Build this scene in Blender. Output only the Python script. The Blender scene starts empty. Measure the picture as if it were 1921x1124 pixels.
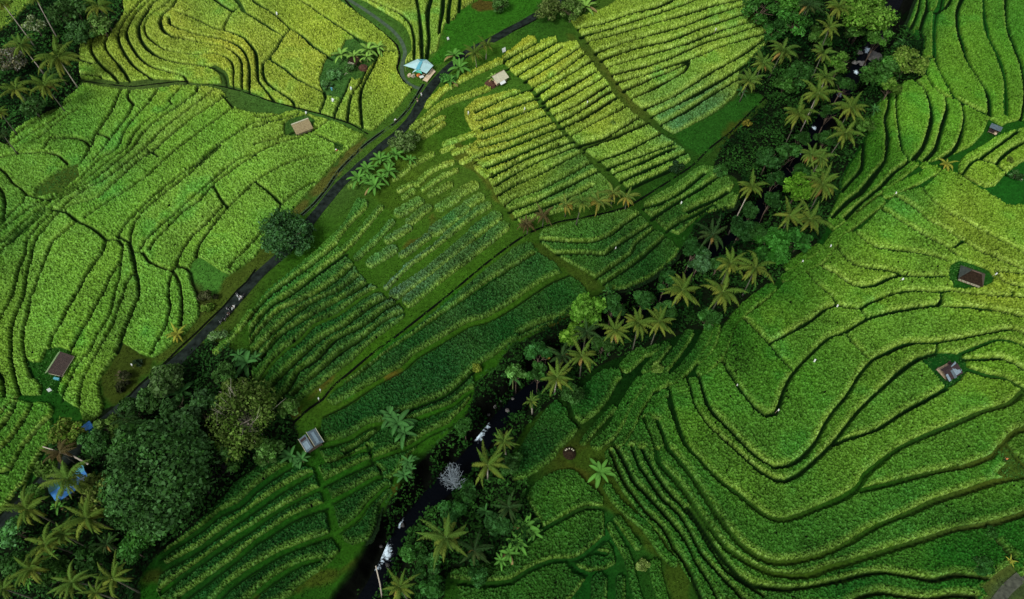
# ---------------------------------------------------------------- DATA (survey points, photo pixels 1921 wide)
def P(s):
    return [tuple(float(v) for v in t.split(',')) for t in s.split()]

# field: key -> (label, outline, [(width, polyline)...], [holes])
FIELDS = []
def field(label, outline, lines, holes=(), w=4.0, band=1.0):
    L = []
    for l in lines:
        if isinstance(l, tuple): L.append((l[0], P(l[1])))
        else: L.append((w, P(l)))
    FIELDS.append(dict(label=label, outline=P(outline), lines=L, holes=[P(h) for h in holes], bars=[]))
def bars(label, items):
    FIELDS.append(dict(label=label, outline=None, lines=[], holes=[], bars=[(w*(1.5 if 'gorge' in label else 1.05), P(s)) for w, s in items]))

field('yellow-green curving rice terraces above the narrow grass path, left of the turquoise stall',
 '262,-10 232,30 210,62 172,75 152,85 150,115 152,148 190,149 222,155 258,152 286,148 300,150 345,152 370,158 415,158 430,161 455,168 480,177 500,187 550,200 597,212 640,224 665,234 697,247 715,232 740,210 760,186 775,166 762,158 748,140 744,128 749,108 744,88 728,71 700,48 668,24 636,0 630,-12',
 ['340,-10 332,2 325,15 305,32 301,43 304,54 318,68 350,76 400,86 425,91 445,105 454,120 455,168',
  '332,24 362,35 400,54 420,59 435,63 457,72 475,92 481,104 483,125 485,152 500,172 514,190',
  '318,35 319,46 337,56 365,65 400,72 425,78 445,86 460,102 468,125 468,175',
  '325,0 305,15 288,27 275,42 272,54 275,68 290,82 308,94 332,100 370,104 400,102 422,108 435,118 439,135 438,165',
  (6,'300,0 285,12 270,35 262,50 261,58 263,72 272,88 288,103 308,113 338,120 375,125 402,128'),
  (11,'402,128 416,136 422,146 424,160'),
  '300,-12 262,20 245,45 238,62 240,75 250,93 262,110 278,123 295,131 325,139 345,144 352,156',
  '272,-5 235,40 224,62 222,72 225,83 232,98 245,118 258,131 272,141 286,150',
  '208,64 198,80 200,95 210,108 222,122 (0)'.replace(' (0)',''),
  (6,'222,122 233,136 243,153'),
  '178,73 172,85 173,100 185,118 198,132 213,143 222,156',
  (5,'150,114 175,121 186,118'), '150,140 178,144 192,146',
  '447,18 440,24 436,26 425,45 420,58',
  '390,-10 412,8 435,22 447,18',
  (7,'436,-8 452,12 458,24'), '458,24 480,37 505,53 531,70',
  '545,58 532,72 520,92 506,111 495,120 494,140 500,155 517,170 537,182 550,192 553,202',
  '460,-10 480,7 505,22 525,37 542,54 565,68 587,88 605,100 624,112',
  '506,113 530,128 555,148 580,162 606,174',
  '608,172 611,187 601,211',
  '540,-10 557,0 580,12 600,27 630,47 660,67 680,80',
  (5,'658,147 645,180 635,200 627,222'), (4,'687,132 675,160 660,180 655,200 652,228'),
  '712,100 698,132 680,165 676,190 680,240', '700,98 712,97 742,97'],
 ['612,112 640,95 650,75 672,72 690,80 716,90 718,100 704,112 692,130 680,145 668,152 655,145 645,168 640,185 612,180 604,168 600,152 606,130'])

field('tall narrow rice strips behind the turquoise stall, between its lane and the mown grass',
 '668,-10 690,6 720,24 755,46 768,68 772,95 762,110 757,122 772,113 792,112 800,105 820,97 825,75 832,55 840,40 852,38 861,20 872,15 888,-10',
 ['680,-10 692,0 717,12 750,27 770,47 777,75 777,112', (5,'780,-10 786,25 790,62 792,112'),
  (6,'812,-10 803,20 803,50 805,75 801,108'), (6,'832,-10 830,25 826,45 824,65'), (5,'847,-10 842,20 841,42'), (5,'864,-10 861,22')])

field('broad sweep of long green rice plots between the grass path and the road',
 '157,158 200,165 235,170 265,170 300,167 340,162 390,164 418,172 432,192 445,205 480,214 520,214 560,208 575,214 600,222 630,230 665,247 684,254 676,264 655,281 630,306 600,341 575,366 558,387 530,415 497,457 480,484 455,500 430,517 403,502 370,483 356,508 360,535 373,560 375,595 360,615 345,630 320,650 290,672 262,664 230,645 222,665 200,690 187,720 188,740 196,762 190,778 172,792 156,790 150,768 118,750 95,705 50,675 58,700 80,722 78,742 40,742 -15,748 -15,292 20,276 20,255 60,225 112,206 122,190 150,165',
 ['230,168 221,187 210,212 193,238 180,256 170,277 160,300 150,310', '245,172 240,185 247,193 252,198 237,225 222,245 208,262 195,282 175,303',
  '297,170 280,195 252,225 232,255 222,280 190,300 165,325 145,345 105,368 70,385 40,405 -10,446',
  '342,165 318,192 325,198 297,215 275,230 252,255 238,280 205,305 180,325 150,348 110,372 80,392 50,415 20,445 -10,464',
  '372,165 370,175 347,193 300,225 270,252 250,280 220,305 190,330 155,352 120,372 105,385 92,395 60,425 25,455 -10,482',
  '402,170 362,202 312,240 287,265 272,280 235,310 200,337 160,358 130,380 118,393',
  '425,182 375,215 332,247 295,280 262,303 210,350 185,372 140,385 122,397',
  '438,205 400,232 362,260 332,282 290,322 270,338 245,355 220,370 185,392 162,408', '280,285 297,295', '418,180 438,203',
  '520,228 480,231 450,248 402,280 375,305 337,332 312,352 287,372 262,397 240,420 222,446',
  '415,276 375,312 335,345 290,380 265,405 252,425 245,452',
  '620,226 600,240 562,260 525,270 480,290 450,300 412,328 395,345 362,372 332,400 300,428 275,452 266,468',
  '480,294 450,312 405,345 375,378 345,398 320,425 295,450 282,470', '402,352 412,370 422,385 430,390',
  '590,343 560,360 527,387 522,402 505,430', '480,343 505,362 527,383',
  '590,292 555,302 512,322 480,342 450,372 430,390 405,420 375,462 369,482',
  '420,387 390,420 362,445 342,475 331,500', '505,425 480,450 462,470 445,487 430,504',
  '480,272 520,262 545,250 580,240', '480,241 515,228 545,220 562,214', '595,255 612,262 632,272 (0)'.replace(' (0)',''),
  '480,220 500,222 530,214',
  (5,'100,395 125,400 147,417 170,427 190,442 200,452 222,451 232,463'), '222,445 235,452 247,456',
  (5,'243,455 248,472 254,497 255,512 260,527 262,560 255,575 245,600 235,625 229,642 220,662'),
  (5,'250,475 268,475 278,490 295,500 315,508 325,510'), '325,508 333,500 350,505 358,512 362,530 374,560',
  '147,417 125,435 100,457 88,487 77,517 67,542 60,560 56,590 50,610 46,635 47,660 53,685 62,710',
  '112,400 82,435 65,460 60,492 52,517 47,560 38,580 27,610 24,642 24,672 30,705 39,740',
  '102,398 75,425 52,455 50,480 38,505 25,560 12,585 0,607 -10,640', '88,392 50,425 25,450 -10,490',
  '-10,690 0,702 8,715 12,745',
  '-10,310 12,327 25,345 42,357 51,367 45,382 25,400 -10,440', '51,367 65,372 95,377',
  '-10,340 8,367 11,392 7,417 -10,432', '-10,302 32,291 87,288 112,295 128,310',
  '85,280 97,262 140,261 162,267 172,278 182,254 210,262', '182,254 195,236', '150,205 110,232 75,262', '120,215 90,235 45,262 20,278', '132,192 95,215 50,240 15,270',
  (5,'200,455 192,480 175,500 160,525 150,545 142,560 127,587 115,612 102,632 95,655'),
  '228,492 212,517 200,542 192,560 180,580 170,600 150,630 138,655 120,700 108,735',
  '232,465 228,500 226,520 218,550 212,582 200,607 182,635 172,660 155,677 140,700 122,740 117,752',
  '256,512 240,530 232,560 222,585 215,610 197,642 180,672 160,710 152,740 151,770',
  '325,512 319,530 318,560 321,575 318,595 310,620 297,642 287,666',
  '325,510 337,530 342,560 343,590 340,612'],
 ['88,656 110,652 135,660 134,676 118,702 104,735 84,738 78,722 60,705 56,682 80,680',
  '535,232 545,224 575,216 592,226 585,244 560,256 535,254',
  '113,322 148,308 147,320 150,332 110,362 65,370 70,355 95,335',
  '628,268 645,272 642,284 630,282'])

field('small block of rice strips at the left edge, below the brown-roofed shed',
 '-15,757 60,755 95,757 101,770 98,785 100,800 95,830 80,855 70,880 60,900 40,915 20,940 -15,965',
 ['33,757 27,775 0,812 -12,820', '62,757 60,770 42,800 20,830 -10,855', '97,785 80,800 60,825 45,842 20,885 -10,890', '82,848 65,880 52,912', '-12,790 10,772 22,757'], w=5.5)

field('small patch of rice strips in the upper-left corner behind the palm grove', '-15,-12 75,-12 52,12 22,45 -15,62', ['-12,30 20,10 38,-10', '-12,10 8,-8'])

field('long yellow-green rice rows right of the grass footpath, ending in a blue-green strip',
 '1070,40 1090,32 1130,18 1160,0 1180,-12 1400,-12 1407,10 1410,25 1402,40 1425,52 1444,58 1448,75 1420,100 1395,125 1385,140 1384,172 1350,205 1290,240 1262,252 1245,242 1212,210 1190,195 1168,170 1152,150 1138,128 1122,108 1100,78 1085,60',
 ['1085,56 1135,45 1185,27 1235,15 1285,-10', '1090,70 1135,59 1185,43 1235,27 1285,10 1330,-10', '1100,81 1160,65 1210,50 1260,37 1310,22 1340,12 1400,0',
  '1118,101 1172,82 1232,65 1285,50 1330,32 1400,10', '1128,115 1185,95 1260,77 1310,57 1400,27', '1140,128 1210,107 1285,85 1335,65 1410,42',
  '1150,142 1210,127 1260,110 1322,82 1372,67 1430,48', '1158,157 1210,142 1260,125 1310,107 1360,87 1444,62', '1170,172 1200,160 1220,150 1260,135 1292,118',
  '1186,187 1222,170 1260,150 1285,135 1292,120', '1210,206 1260,185 1297,162 1335,137 1385,110 1435,75', '1222,221 1272,197 1322,170 1370,142 1415,112',
  (5,'1240,236 1285,212 1335,180 1385,150')], w=6.2)

field('bright yellow-green rice rows between the two grass footpaths, below the roadside palms',
 '940,108 960,93 988,70 1003,69 1009,80 1030,72 1043,70 1049,84 1070,80 1083,78 1092,96 1108,112 1122,135 1140,155 1152,178 1175,202 1200,222 1232,248 1270,272 1292,290 1296,302 1262,322 1222,340 1190,360 1178,356 1160,340 1135,312 1112,296 1092,278 1072,258 1052,236 1036,216 1020,192 1002,170 985,152 965,142 950,125',
 ['945,117 960,108 985,95 1010,81', '950,132 960,127 985,112 1010,100 1048,80', '972,143 1010,120 1048,96 1055,90', '985,154 1035,125 1088,91', '998,167 1047,140 1096,104',
  '1007,180 1060,147 1112,115', '1018,194 1060,170 1118,136', '1027,206 1072,182 1132,147', '1040,217 1085,197 1140,162', '1050,230 1085,212 1147,172', '1058,240 1097,222 1158,184',
  (5,'1073,256 1110,235 1176,201'), (5,'1087,274 1135,260 1200,221'), '1095,281 1160,257 1218,231',
  (5,'1122,304 1172,287 1242,251'), '1140,318 1180,303 1215,290 1262,272', '1152,328 1197,310 1247,287 1265,280', '1165,342 1210,322 1260,300 1288,288', '1177,357 1210,341 1262,318'], w=6.2)

field('rice rows left of the footpath that end at the row of small orange-tinged palms',
 '870,207 893,188 930,178 960,170 998,176 1008,195 1025,215 1042,236 1058,256 1078,274 1098,296 1118,318 1140,340 1152,362 1135,382 1100,388 1060,397 1020,408 975,420 965,408 955,395 942,385 930,370 922,348 912,332 898,312 885,300 872,285 885,272 895,262 880,240 872,222',
 ['893,212 930,195 960,182 1005,166', '897,228 930,216 960,203 1010,186', '903,246 935,234 960,221 1022,200', '905,262 935,253 960,243 1030,216', '900,278 960,262 1000,246 1040,230',
  '895,298 930,288 960,277 1010,256 1055,240', '915,316 960,298 1010,276 1065,252', '922,334 960,313 1000,294 1078,266', '930,350 960,331 1010,305 1070,281 1090,275',
  '935,368 960,352 1010,330 1082,292 1105,282', (5,'948,386 960,377 1010,359 1060,334 1110,306'), (5,'955,398 1010,379 1060,354 1125,322'), '965,412 1020,392 1080,368 1110,352'], w=6.2)

bars('short scattered rice beds on mown grass between the banana clump and the bright rows', [
 (14,'802,199 830,172 860,153 900,133 937,116'), (14,'775,241 800,222 830,198 870,183 915,167'), (10,'786,250 805,235 832,222'), (10,'795,258 815,246 832,234'),
 (12,'835,272 870,259 900,250'), (12,'852,288 895,273'), (13,'868,305 903,288'), (7,'885,313 905,302'), (13,'897,317 914,331'), (10,'830,285 850,278'),
 (10,'740,338 767,318'), (12,'770,312 810,291'), (12,'783,347 812,320 847,307'), (11,'795,357 830,333 855,322'), (11,'749,359 774,346'), (12,'758,371 776,360'),
 (14,'808,366 844,348'), (21,'857,366 888,350'), (19,'825,391 856,373'), (19,'879,384 900,372'), (17,'896,397 914,387'), (21,'750,401 785,380'), (18,'770,417 802,392'),
 (25,'817,434 869,396'), (14,'839,442 889,402'), (25,'892,435 929,409'), (22,'742,553 805,511 880,448'), (24,'768,566 830,515 900,462 944,427'),
 (17,'729,451 765,430'), (15,'756,479 802,446'), (13,'670,484 712,445 735,418'), (21,'698,494 735,470'), (13,'645,470 672,442 714,391'), (12,'782,488 812,466 832,450'), (10,'724,541 767,498 780,488'),
 (12,'471,586 445,622 406,661'), (8,'655,352 690,335')])

field('wavy green rice strips with pale yellow edges below the round dark roadside tree',
 '672,372 692,378 690,392 660,422 640,446 632,462 645,470 652,484 664,495 674,512 690,530 708,540 722,556 742,566 756,580 760,596 722,625 692,648 662,678 640,694 612,716 575,742 545,768 520,762 492,748 478,720 470,700 478,680 468,650 466,615 478,580 505,544 555,503 600,463 642,423',
 [(5,'632,462 592,495 555,522 512,553 490,575 470,600'), (6,'650,478 615,503 590,522 545,557 512,575 480,612 470,630'), (6,'664,500 640,522 600,550 565,568 530,582 512,597 480,632 470,648'),
  (6,'672,520 640,545 587,570 542,602 505,637 480,662'), (6,'690,534 655,556 620,575 577,600 527,632 502,660 482,686'), (7,'710,545 680,560 635,592 590,612 567,637 535,660 510,685 490,715'),
  (6,'730,560 700,575 650,612 605,637 572,667 542,695 510,728 498,748'), (6,'748,570 727,580 685,612 630,640 595,677 560,700 545,730 522,756'), (6,'758,588 717,607 685,634 645,660 610,690 585,712 550,742')])

field('dark green rice terraces between the straight black ditch and the river',
 '972,460 1000,457 1006,472 1045,497 1052,511 1070,517 1098,540 1106,556 1090,572 1060,592 1030,612 960,643 930,668 892,690 887,705 892,722 886,742 872,765 852,784 838,802 800,828 772,850 755,880 733,905 720,900 712,880 700,868 696,840 655,855 612,872 600,850 601,815 604,785 625,762 612,752 622,740 652,712 702,674 742,642 790,607 842,564 907,510',
 ['1003,478 960,505 920,530 875,562 830,592 780,627 730,660 680,700 630,732', (11,'1068,514 1030,530 985,560 960,577 917,602 880,612 830,642 780,672 755,695 705,722 667,747 642,762 605,780'),
  (5,'890,697 865,722 835,745 792,762 762,775 735,782'), (10,'886,735 870,745 850,762 817,775 772,792 735,796 692,802 655,825 610,838'), (7,'850,797 805,817 775,837 740,850 697,866'),
  '975,628 1010,610 1040,600', '690,838 697,866 715,890', (6,'655,858 690,850 696,842'), (5,'720,800 680,832 650,850')])

field('dark green rice strips between the huge tree and the thin grass path',
 '590,880 560,872 540,866 520,856 500,866 482,880 440,906 418,940 385,968 345,1002 300,1040 312,1060 300,1082 308,1135 515,1135 560,1100 600,1072 640,1034 625,1010 616,980 612,955 604,930 598,905',
 [(11,'545,877 512,897 480,922 450,950 415,965 390,987 350,1015 300,1048'), (12,'582,892 530,922 480,957 425,995 375,1032 325,1060 302,1072'), (10,'599,920 555,942 505,972 480,990 425,1025 375,1060 337,1087 307,1110'),
  (11,'614,952 580,962 542,980 505,1005 480,1020 450,1047 400,1085 345,1125'), (11,'622,1006 580,1020 530,1040 492,1062 470,1075 430,1105 405,1135'), (9,'600,1052 567,1060 530,1080 487,1112 465,1135')])

field('dark green rice strips between the thin ditch path and the river, below the banana plants',
 '596,876 650,862 692,850 716,890 738,905 728,932 712,950 706,985 702,1008 662,1024 645,1016 634,985 626,952 618,925 606,900',
 [(11,'697,868 655,887 606,912'), (12,'735,890 705,899 667,920 624,944'), (8,'727,914 692,947 675,972 636,1000'), '706,868 722,892'])

field('curved green rice plots between the row of small orange-tinged palms and the river palms',
 '1010,440 1022,430 1080,415 1130,405 1180,393 1196,396 1204,408 1218,420 1228,430 1242,440 1262,455 1275,468 1268,482 1250,500 1222,520 1190,535 1160,545 1132,536 1118,522 1090,508 1060,490 1030,470 1012,455',
 ['1202,402 1172,422 1147,442 1110,456 1067,456 1014,452', '1222,422 1185,445 1150,468 1135,480 1100,478 1045,478', '1228,430 1192,460 1185,477 1160,495 1118,524', (5,'1250,444 1210,480 1185,500 1132,535')])

field('short dark rice rows beside the small black tree above the gorge',
 '1300,318 1320,311 1346,318 1364,332 1378,348 1370,362 1385,365 1378,388 1345,397 1322,402 1302,416 1272,442 1247,432 1227,412 1208,397 1206,380 1230,366 1260,350 1280,335',
 [(6,'1322,327 1285,357 1260,373 1235,384'), (6,'1348,333 1310,358 1260,388 1222,412'), (6,'1365,362 1350,372 1310,390 1290,400'), (6,'1350,398 1340,385 1310,402 1270,422 1250,436'), (5,'1208,392 1240,384')])

field('bright green curving rice plots in the upper-right corner beyond the wooded gorge',
 '1690,-12 1935,-12 1935,212 1915,225 1890,232 1880,238 1856,225 1842,255 1820,276 1795,288 1765,300 1735,306 1722,300 1706,318 1680,345 1655,364 1620,390 1592,416 1562,436 1548,420 1556,400 1572,370 1580,335 1600,300 1622,265 1628,235 1634,212 1655,188 1675,168 1690,155 1722,150 1735,140 1731,115 1727,90 1712,62 1700,45 1688,35',
 ['1706,-12 1710,15 1705,32 1696,50', '1728,-12 1722,22 1715,42 1706,60', (6,'1737,-12 1739,17 1732,37 1727,57 1731,72 1728,95'), (8,'1768,-12 1762,17 1755,27 1752,50 1751,75 1752,105'),
  (6,'1752,105 1760,132 1775,160 1790,185 1815,200 1840,212 1856,220'), '1740,20 1755,25 1775,15 1788,-8', '1754,110 1742,111 1737,120 1738,142 1750,165 1772,182 1792,188',
  (6,'1810,-12 1796,20 1795,50 1802,80 1815,120 1835,150 1852,180 1856,218'), (7,'1843,-12 1846,37 1852,70 1870,105 1878,130 1885,160 1886,218'), (6,'1885,-12 1887,45 1897,80 1910,112 1917,140 1922,180 1915,225'),
  (6,'1665,175 1667,200 1660,225 1665,260 1660,302 1640,330 1615,362 1590,380 1560,410'), (5,'1692,152 1681,175 1681,212 1686,250 1692,285 1704,304 1677,325 1652,352 1640,362 1615,382 1585,412'),
  (6,'1715,152 1735,172 1745,200 1747,225 1740,255 1730,280 1712,302'), (5,'1768,180 1773,187 1776,207 1767,237 1755,280 1735,302'), (5,'1803,198 1808,225 1800,262 1788,285 1765,300'),
  (5,'1619,268 1617,315 1600,337 1577,362')],
 ['1716,55 1728,58 1732,75 1728,95 1718,82'])

bars('narrow rice strips beside the gorge, climbing to the small yellow palm', [
 (7,'1718,310 1690,332 1656,359'), (10,'1733,312 1742,318'), (14,'1752,320 1720,338 1690,352 1664,366'), (13,'1650,380 1625,400 1605,416 1572,440'),
 (15,'1568,446 1545,478 1530,492 1500,508 1475,524'), (14,'1535,468 1510,482 1480,502'), (16,'1445,543 1395,582 1368,618 1350,662 1318,697'),
 (11,'1343,614 1335,650 1314,678'), (15,'1330,622 1310,660 1280,697 1260,716'), (13,'1292,627 1270,660 1247,690 1235,712'), (12,'1250,650 1225,682 1212,696'),
 (17,'1199,665 1174,688'), (12,'1232,655 1214,662'), (12,'1246,740 1224,760 1217,782 1228,812 1236,836'), (14,'1216,735 1192,772 1183,800 1162,832'),
 (16,'1201,718 1174,762 1150,808 1120,834'), (9,'1150,767 1116,804 1094,830'), (26,'1236,712 1222,718')])

field('pair of dark rice plots beside the river palms and the small round hut',
 '960,903 963,860 985,822 1010,785 1042,748 1056,762 1070,775 1066,755 1080,742 1105,713 1130,694 1162,692 1168,710 1157,722 1145,747 1122,776 1092,797 1078,793 1086,802 1080,818 1052,845 1040,862 1010,885 985,902',
 [(8,'1060,742 1068,765 1072,785 1088,802')])

field('hillside of nested green rice terraces around the rusty tin hut and dark thatched hut',
 '1762,322 1772,316 1790,325 1840,356 1885,384 1935,425 1935,1040 1895,1060 1865,1080 1840,1104 1820,1135 1332,1135 1300,1100 1275,1062 1258,1036 1240,1010 1210,980 1182,945 1162,915 1142,880 1132,850 1142,838 1165,838 1195,792 1222,745 1252,728 1277,710 1310,708 1340,690 1358,665 1375,610 1400,592 1440,562 1470,530 1508,506 1540,500 1566,460 1575,442 1612,430 1650,392 1690,362 1735,350',
 ['1728,350 1747,377 1777,400 1815,420 1852,440 1890,460 1935,486', '1683,372 1715,392 1740,415 1772,432 1800,450 1830,470 1877,490 1935,515', '1650,392 1670,405 1702,425 1740,447 1765,460 1797,482', '1787,467 1807,453',
  '1600,432 1620,452 1647,467 1690,472 1740,480 1775,490', '1567,462 1580,480 1600,497 1630,505 1665,509 1690,516', '1540,502 1570,517 1590,532 1615,540 1640,537 1665,525 1690,518 1727,521 1772,520',
  '1510,507 1527,530 1547,547 1562,560 1567,574', '1662,557 1690,550 1715,547 1760,550 1782,547 1815,552 1865,557 1935,560', '1867,515 1885,532 1935,544', '1868,511 1935,516', '1897,548 1898,560',
  '1657,560 1627,572 1612,582 1595,580 1567,574', '1567,575 1547,582 1522,602 1490,622 1445,645', '1397,602 1420,625 1440,645 1460,670 1485,697', '1612,582 1625,598',
  (5,'1763,549 1765,565 1760,574 1715,580 1677,587 1627,600 1585,625 1552,637 1522,665 1500,687 1482,710 1470,735 1462,760 1455,777 1435,782 1415,767 1397,745 1382,725 1365,697 1350,674'),
  (5,'1765,577 1815,579 1865,585 1935,600'), '1585,625 1595,642 1615,662 1625,674',
  (5,'1935,634 1905,622 1890,620 1850,627 1802,637 1752,645 1702,647 1660,665 1635,677 1622,692 1607,712 1587,745 1565,770 1547,797 1532,827 1507,857 1485,872 1452,879 1432,868 1417,857 1395,837 1372,812 1342,782 1325,757 1317,730 1310,706'),
  '1755,647 1756,662', (7,'1935,660 1895,642 1865,640 1827,655 1800,666'),
  (5,'1757,664 1722,675 1690,697 1665,720 1635,747 1605,777 1580,810 1560,835 1527,867 1500,890 1472,904 1452,902 1422,884 1397,862 1372,840 1335,807 1315,782 1300,755 1295,730 1286,706'),
  (5,'1775,730 1740,750 1690,777 1645,807 1590,825 1562,836'), '1727,675 1772,722',
  (5,'1802,675 1827,677 1877,675 1902,685 1935,708'), (8,'1812,695 1852,707 1885,712 1915,730 1935,736'),
  (7,'1916,738 1890,760 1840,775 1790,797 1740,817 1690,840 1652,867 1620,895 1610,915 1577,937 1540,952 1502,967 1470,977 1440,972 1410,950 1385,930 1360,912 1335,890 1310,862 1285,835 1272,802 1260,767 1251,732'),
  (7,'1935,806 1905,810 1887,827 1870,845 1860,857 1815,875 1740,890 1665,910 1612,922'), (7,'1886,835 1902,857 1935,892'),
  (7,'1935,892 1895,900 1865,905 1815,922 1752,942 1702,965 1652,985 1615,1005 1577,1027 1527,1047 1477,1057 1440,1055 1410,1040 1385,1020 1360,990 1342,965 1322,935 1297,897 1272,865 1250,840 1242,815 1232,792'),
  (7,'1935,958 1890,975 1852,985 1790,995 1727,1015 1677,1030 1640,1042 1590,1057 1552,1067 1520,1080 1477,1082 1440,1075 1410,1062 1385,1047 1360,1030 1335,997 1310,965 1285,927 1260,897 1235,870 1230,840 1222,815 1210,788'),
  (6,'1852,985 1865,1012 1885,1035 1902,1050'),
  (6,'1856,1087 1790,1080 1752,1090 1702,1082 1652,1075 1615,1080 1577,1090 1527,1100 1477,1107 1440,1104 1410,1099 1385,1082 1360,1055 1335,1022 1312,985 1290,955'),
  (6,'1830,1122 1790,1118 1740,1125 1690,1120 1652,1113 1615,1120 1590,1135'),
  (5,'1185,840 1197,872 1217,902 1240,935 1272,965 1297,1005 1315,1040 1345,1075 1380,1110 1400,1135'), (6,'1155,840 1175,877 1190,907 1222,940 1255,977 1285,1015 1302,1052 1327,1090 1350,1135'),
  (5,'1205,845 1222,880 1250,920 1282,955 1308,990 1332,1030 1362,1072 1395,1095 1430,1118'),
  (6,'1145,848 1160,885 1175,912 1210,960 1242,990 1260,1025 1275,1045 1292,1072 1320,1135')],
 ['1784,498 1800,490 1854,508 1864,522 1858,532 1828,541 1788,541 1779,520', '1732,676 1757,664 1800,666 1812,682 1812,696 1800,714 1782,726 1772,728',
  '1868,846 1886,838 1906,862 1935,895 1915,900 1886,898 1868,890 1884,872'])

field('rice plots above the dark green wedge at the right edge, behind the small yellow palm',
 '1797,326 1800,302 1812,290 1840,275 1870,256 1900,246 1935,240 1935,292 1912,308 1886,328 1866,350 1848,354 1815,338',
 ['1910,247 1865,280 1837,300 1820,308 1805,330', (5,'1835,300 1870,312 1888,328'), (5,'1935,262 1900,280 1875,300 1868,312')])

field('rounded rice plots at the bottom, between the gorge palms and the bare earth strip',
 '986,932 1008,902 1040,884 1077,880 1100,905 1132,933 1134,965 1136,1010 1150,1030 1157,1057 1137,1070 1105,1074 1097,1090 1082,1112 1062,1135 850,1135 862,1108 842,1082 845,1068 900,1058 960,1040 995,1020 1018,992 1010,975',
 [(8,'1136,956 1097,954 1065,969 1022,993 1004,1006'), (9,'1134,1012 1108,1034 1080,1052 1035,1054 990,1072 960,1092 900,1098 845,1090'), (9,'1070,1060 1084,1072 1100,1078'), (8,'1136,1040 1105,1038 1078,1054')])

bars('narrow rice strips along the bare earth strip at the bottom of the photo', [
 (28,'1124,1090 1123,1140'), (17,'1164,1088 1164,1140'), (15,'1144,988 1157,1012 1178,1048 1186,1085 1202,1140'), (15,'1158,974 1175,997 1196,1026'), (22,'1228,1060 1231,1085 1248,1140'),
 (17,'1140,915 1155,940 1185,968 1210,988 1226,1010 1240,1032 1262,1055')])

# ground patches: (polygon, srgb colour)
PATCH = [
 ('370,484 425,506 430,520 415,545 390,570 375,575 360,535 356,508',(70,110,45)), ('356,530 376,545 400,562 385,590 372,600 364,560',(62,66,30)),
 ('228,648 290,672 283,692 260,722 235,752 210,767 195,760 188,735 200,690',(58,66,24)),
 ('545,775 600,722 625,700 612,722 590,745 560,768 552,782',(84,76,30)), ('705,700 735,690 755,692 752,700 725,710',(92,80,30)),
 ('655,282 690,256 640,320 600,362 560,400 550,398 600,345',(88,84,40)), ('430,520 500,462 520,470 470,520 405,600 330,655 290,690 262,720 258,712 300,672 372,605 405,560',(70,80,30)),
 ('1142,840 1155,850 1175,905 1215,955 1255,1010 1285,1060 1300,1140 1262,1140 1235,1050 1200,1010 1170,985 1135,945 1125,930 1118,905 1085,878 1060,872 1055,858 1090,845 1120,836',(56,72,22)),
 ('1262,252 1290,240 1350,205 1390,180 1440,170 1400,215 1372,247 1330,280 1300,290',(40,80,26)), ('1365,230 1420,225 1445,250 1440,290 1400,308 1360,300 1355,260',(62,72,24)),
 ('830,205 860,200 885,215 890,250 905,262 880,290 850,290 820,262 828,232',(62,92,26)), ('690,368 760,340 790,345 770,375 740,395 712,382',(66,88,26)), ('845,262 880,280 935,350 968,400 960,410 905,340 860,300',(86,90,34)),
 ('790,440 810,405 818,420 800,450 750,470 770,450',(82,80,30)), ('820,20 900,0 1010,-12 1000,20 930,60 860,100 815,120 800,112 826,98 835,60',(52,98,26)), ('880,5 925,2 940,18 900,20',(84,70,32)),
 ('980,470 1010,455 1062,490 1120,530 1130,545 1112,552 1070,515 1040,495',(58,72,24)), ('640,1070 700,1020 660,1060 600,1095 520,1124 480,1124 540,1110 600,1070',(60,70,22)),
 ('950,480 1010,470 830,600 700,705 640,750 620,742 740,640 850,556',(40,88,24)),
 ('1068,56 1085,78 1110,108 1138,138 1160,178 1200,220 1250,262 1240,262 1190,222 1150,182 1122,140 1095,108 1072,80 1058,62',(72,84,30)),
 ('1870,840 1888,830 1940,895 1940,925 1895,905',(66,84,30)), ('1855,1040 1885,1035 1915,1050 1880,1078 1850,1095',(84,88,44)), ('1840,1140 1880,1090 1930,1062 1940,1100 1900,1140',(62,70,44)),
 ('735,915 765,900 775,925 745,940',(66,66,22)), ('270,1080 330,1080 330,1135 255,1135',(30,72,16)), ('1025,620 1065,600 1060,640 1030,650',(84,62,24)), ('300,1055 316,1085 300,1100 262,1090',(50,60,20)),
]
WOODS = [  # dark forest floor
 '-20,-20 240,-20 205,62 155,85 150,165 120,195 60,225 18,260 -20,290',
 '105,800 150,790 200,765 245,750 300,690 345,655 400,640 430,650 470,680 480,730 540,770 560,830 500,860 420,930 350,1000 290,1045 260,1090 250,1140 -20,1140 -20,965 60,905 95,850',
 '1400,-20 1690,-20 1690,40 1728,85 1735,145 1690,155 1640,200 1620,260 1580,330 1560,400 1535,455 1490,490 1440,545 1390,585 1340,615 1300,620 1200,655 1120,690 1050,745 985,800 960,860 990,905 985,935 1010,975 1010,1000 960,1040 900,1055 840,1075 820,1140 650,1140 705,1050 715,985 730,940 760,905 790,860 840,815 880,770 895,715 930,690 960,650 1040,610 1100,570 1130,548 1190,535 1250,500 1275,470 1320,405 1380,385 1385,340 1340,310 1370,255 1440,190 1385,150 1440,60',
]
RIVER = [  # x, y, half width px of gorge
 (1705,-60,34),(1670,20,40),(1640,80,46),(1612,130,44),(1575,185,40),(1540,230,42),(1510,280,44),(1470,330,42),(1435,378,40),(1405,420,42),(1360,455,40),
 (1300,505,38),(1235,560,40),(1160,605,44),(1080,655,46),(1010,712,46),(952,760,44),(915,805,46),(870,862,56),(815,915,60),(765,965,44),(735,1010,44),(718,1050,46),(695,1090,50),(660,1150,56),(620,1220,56)]
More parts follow.
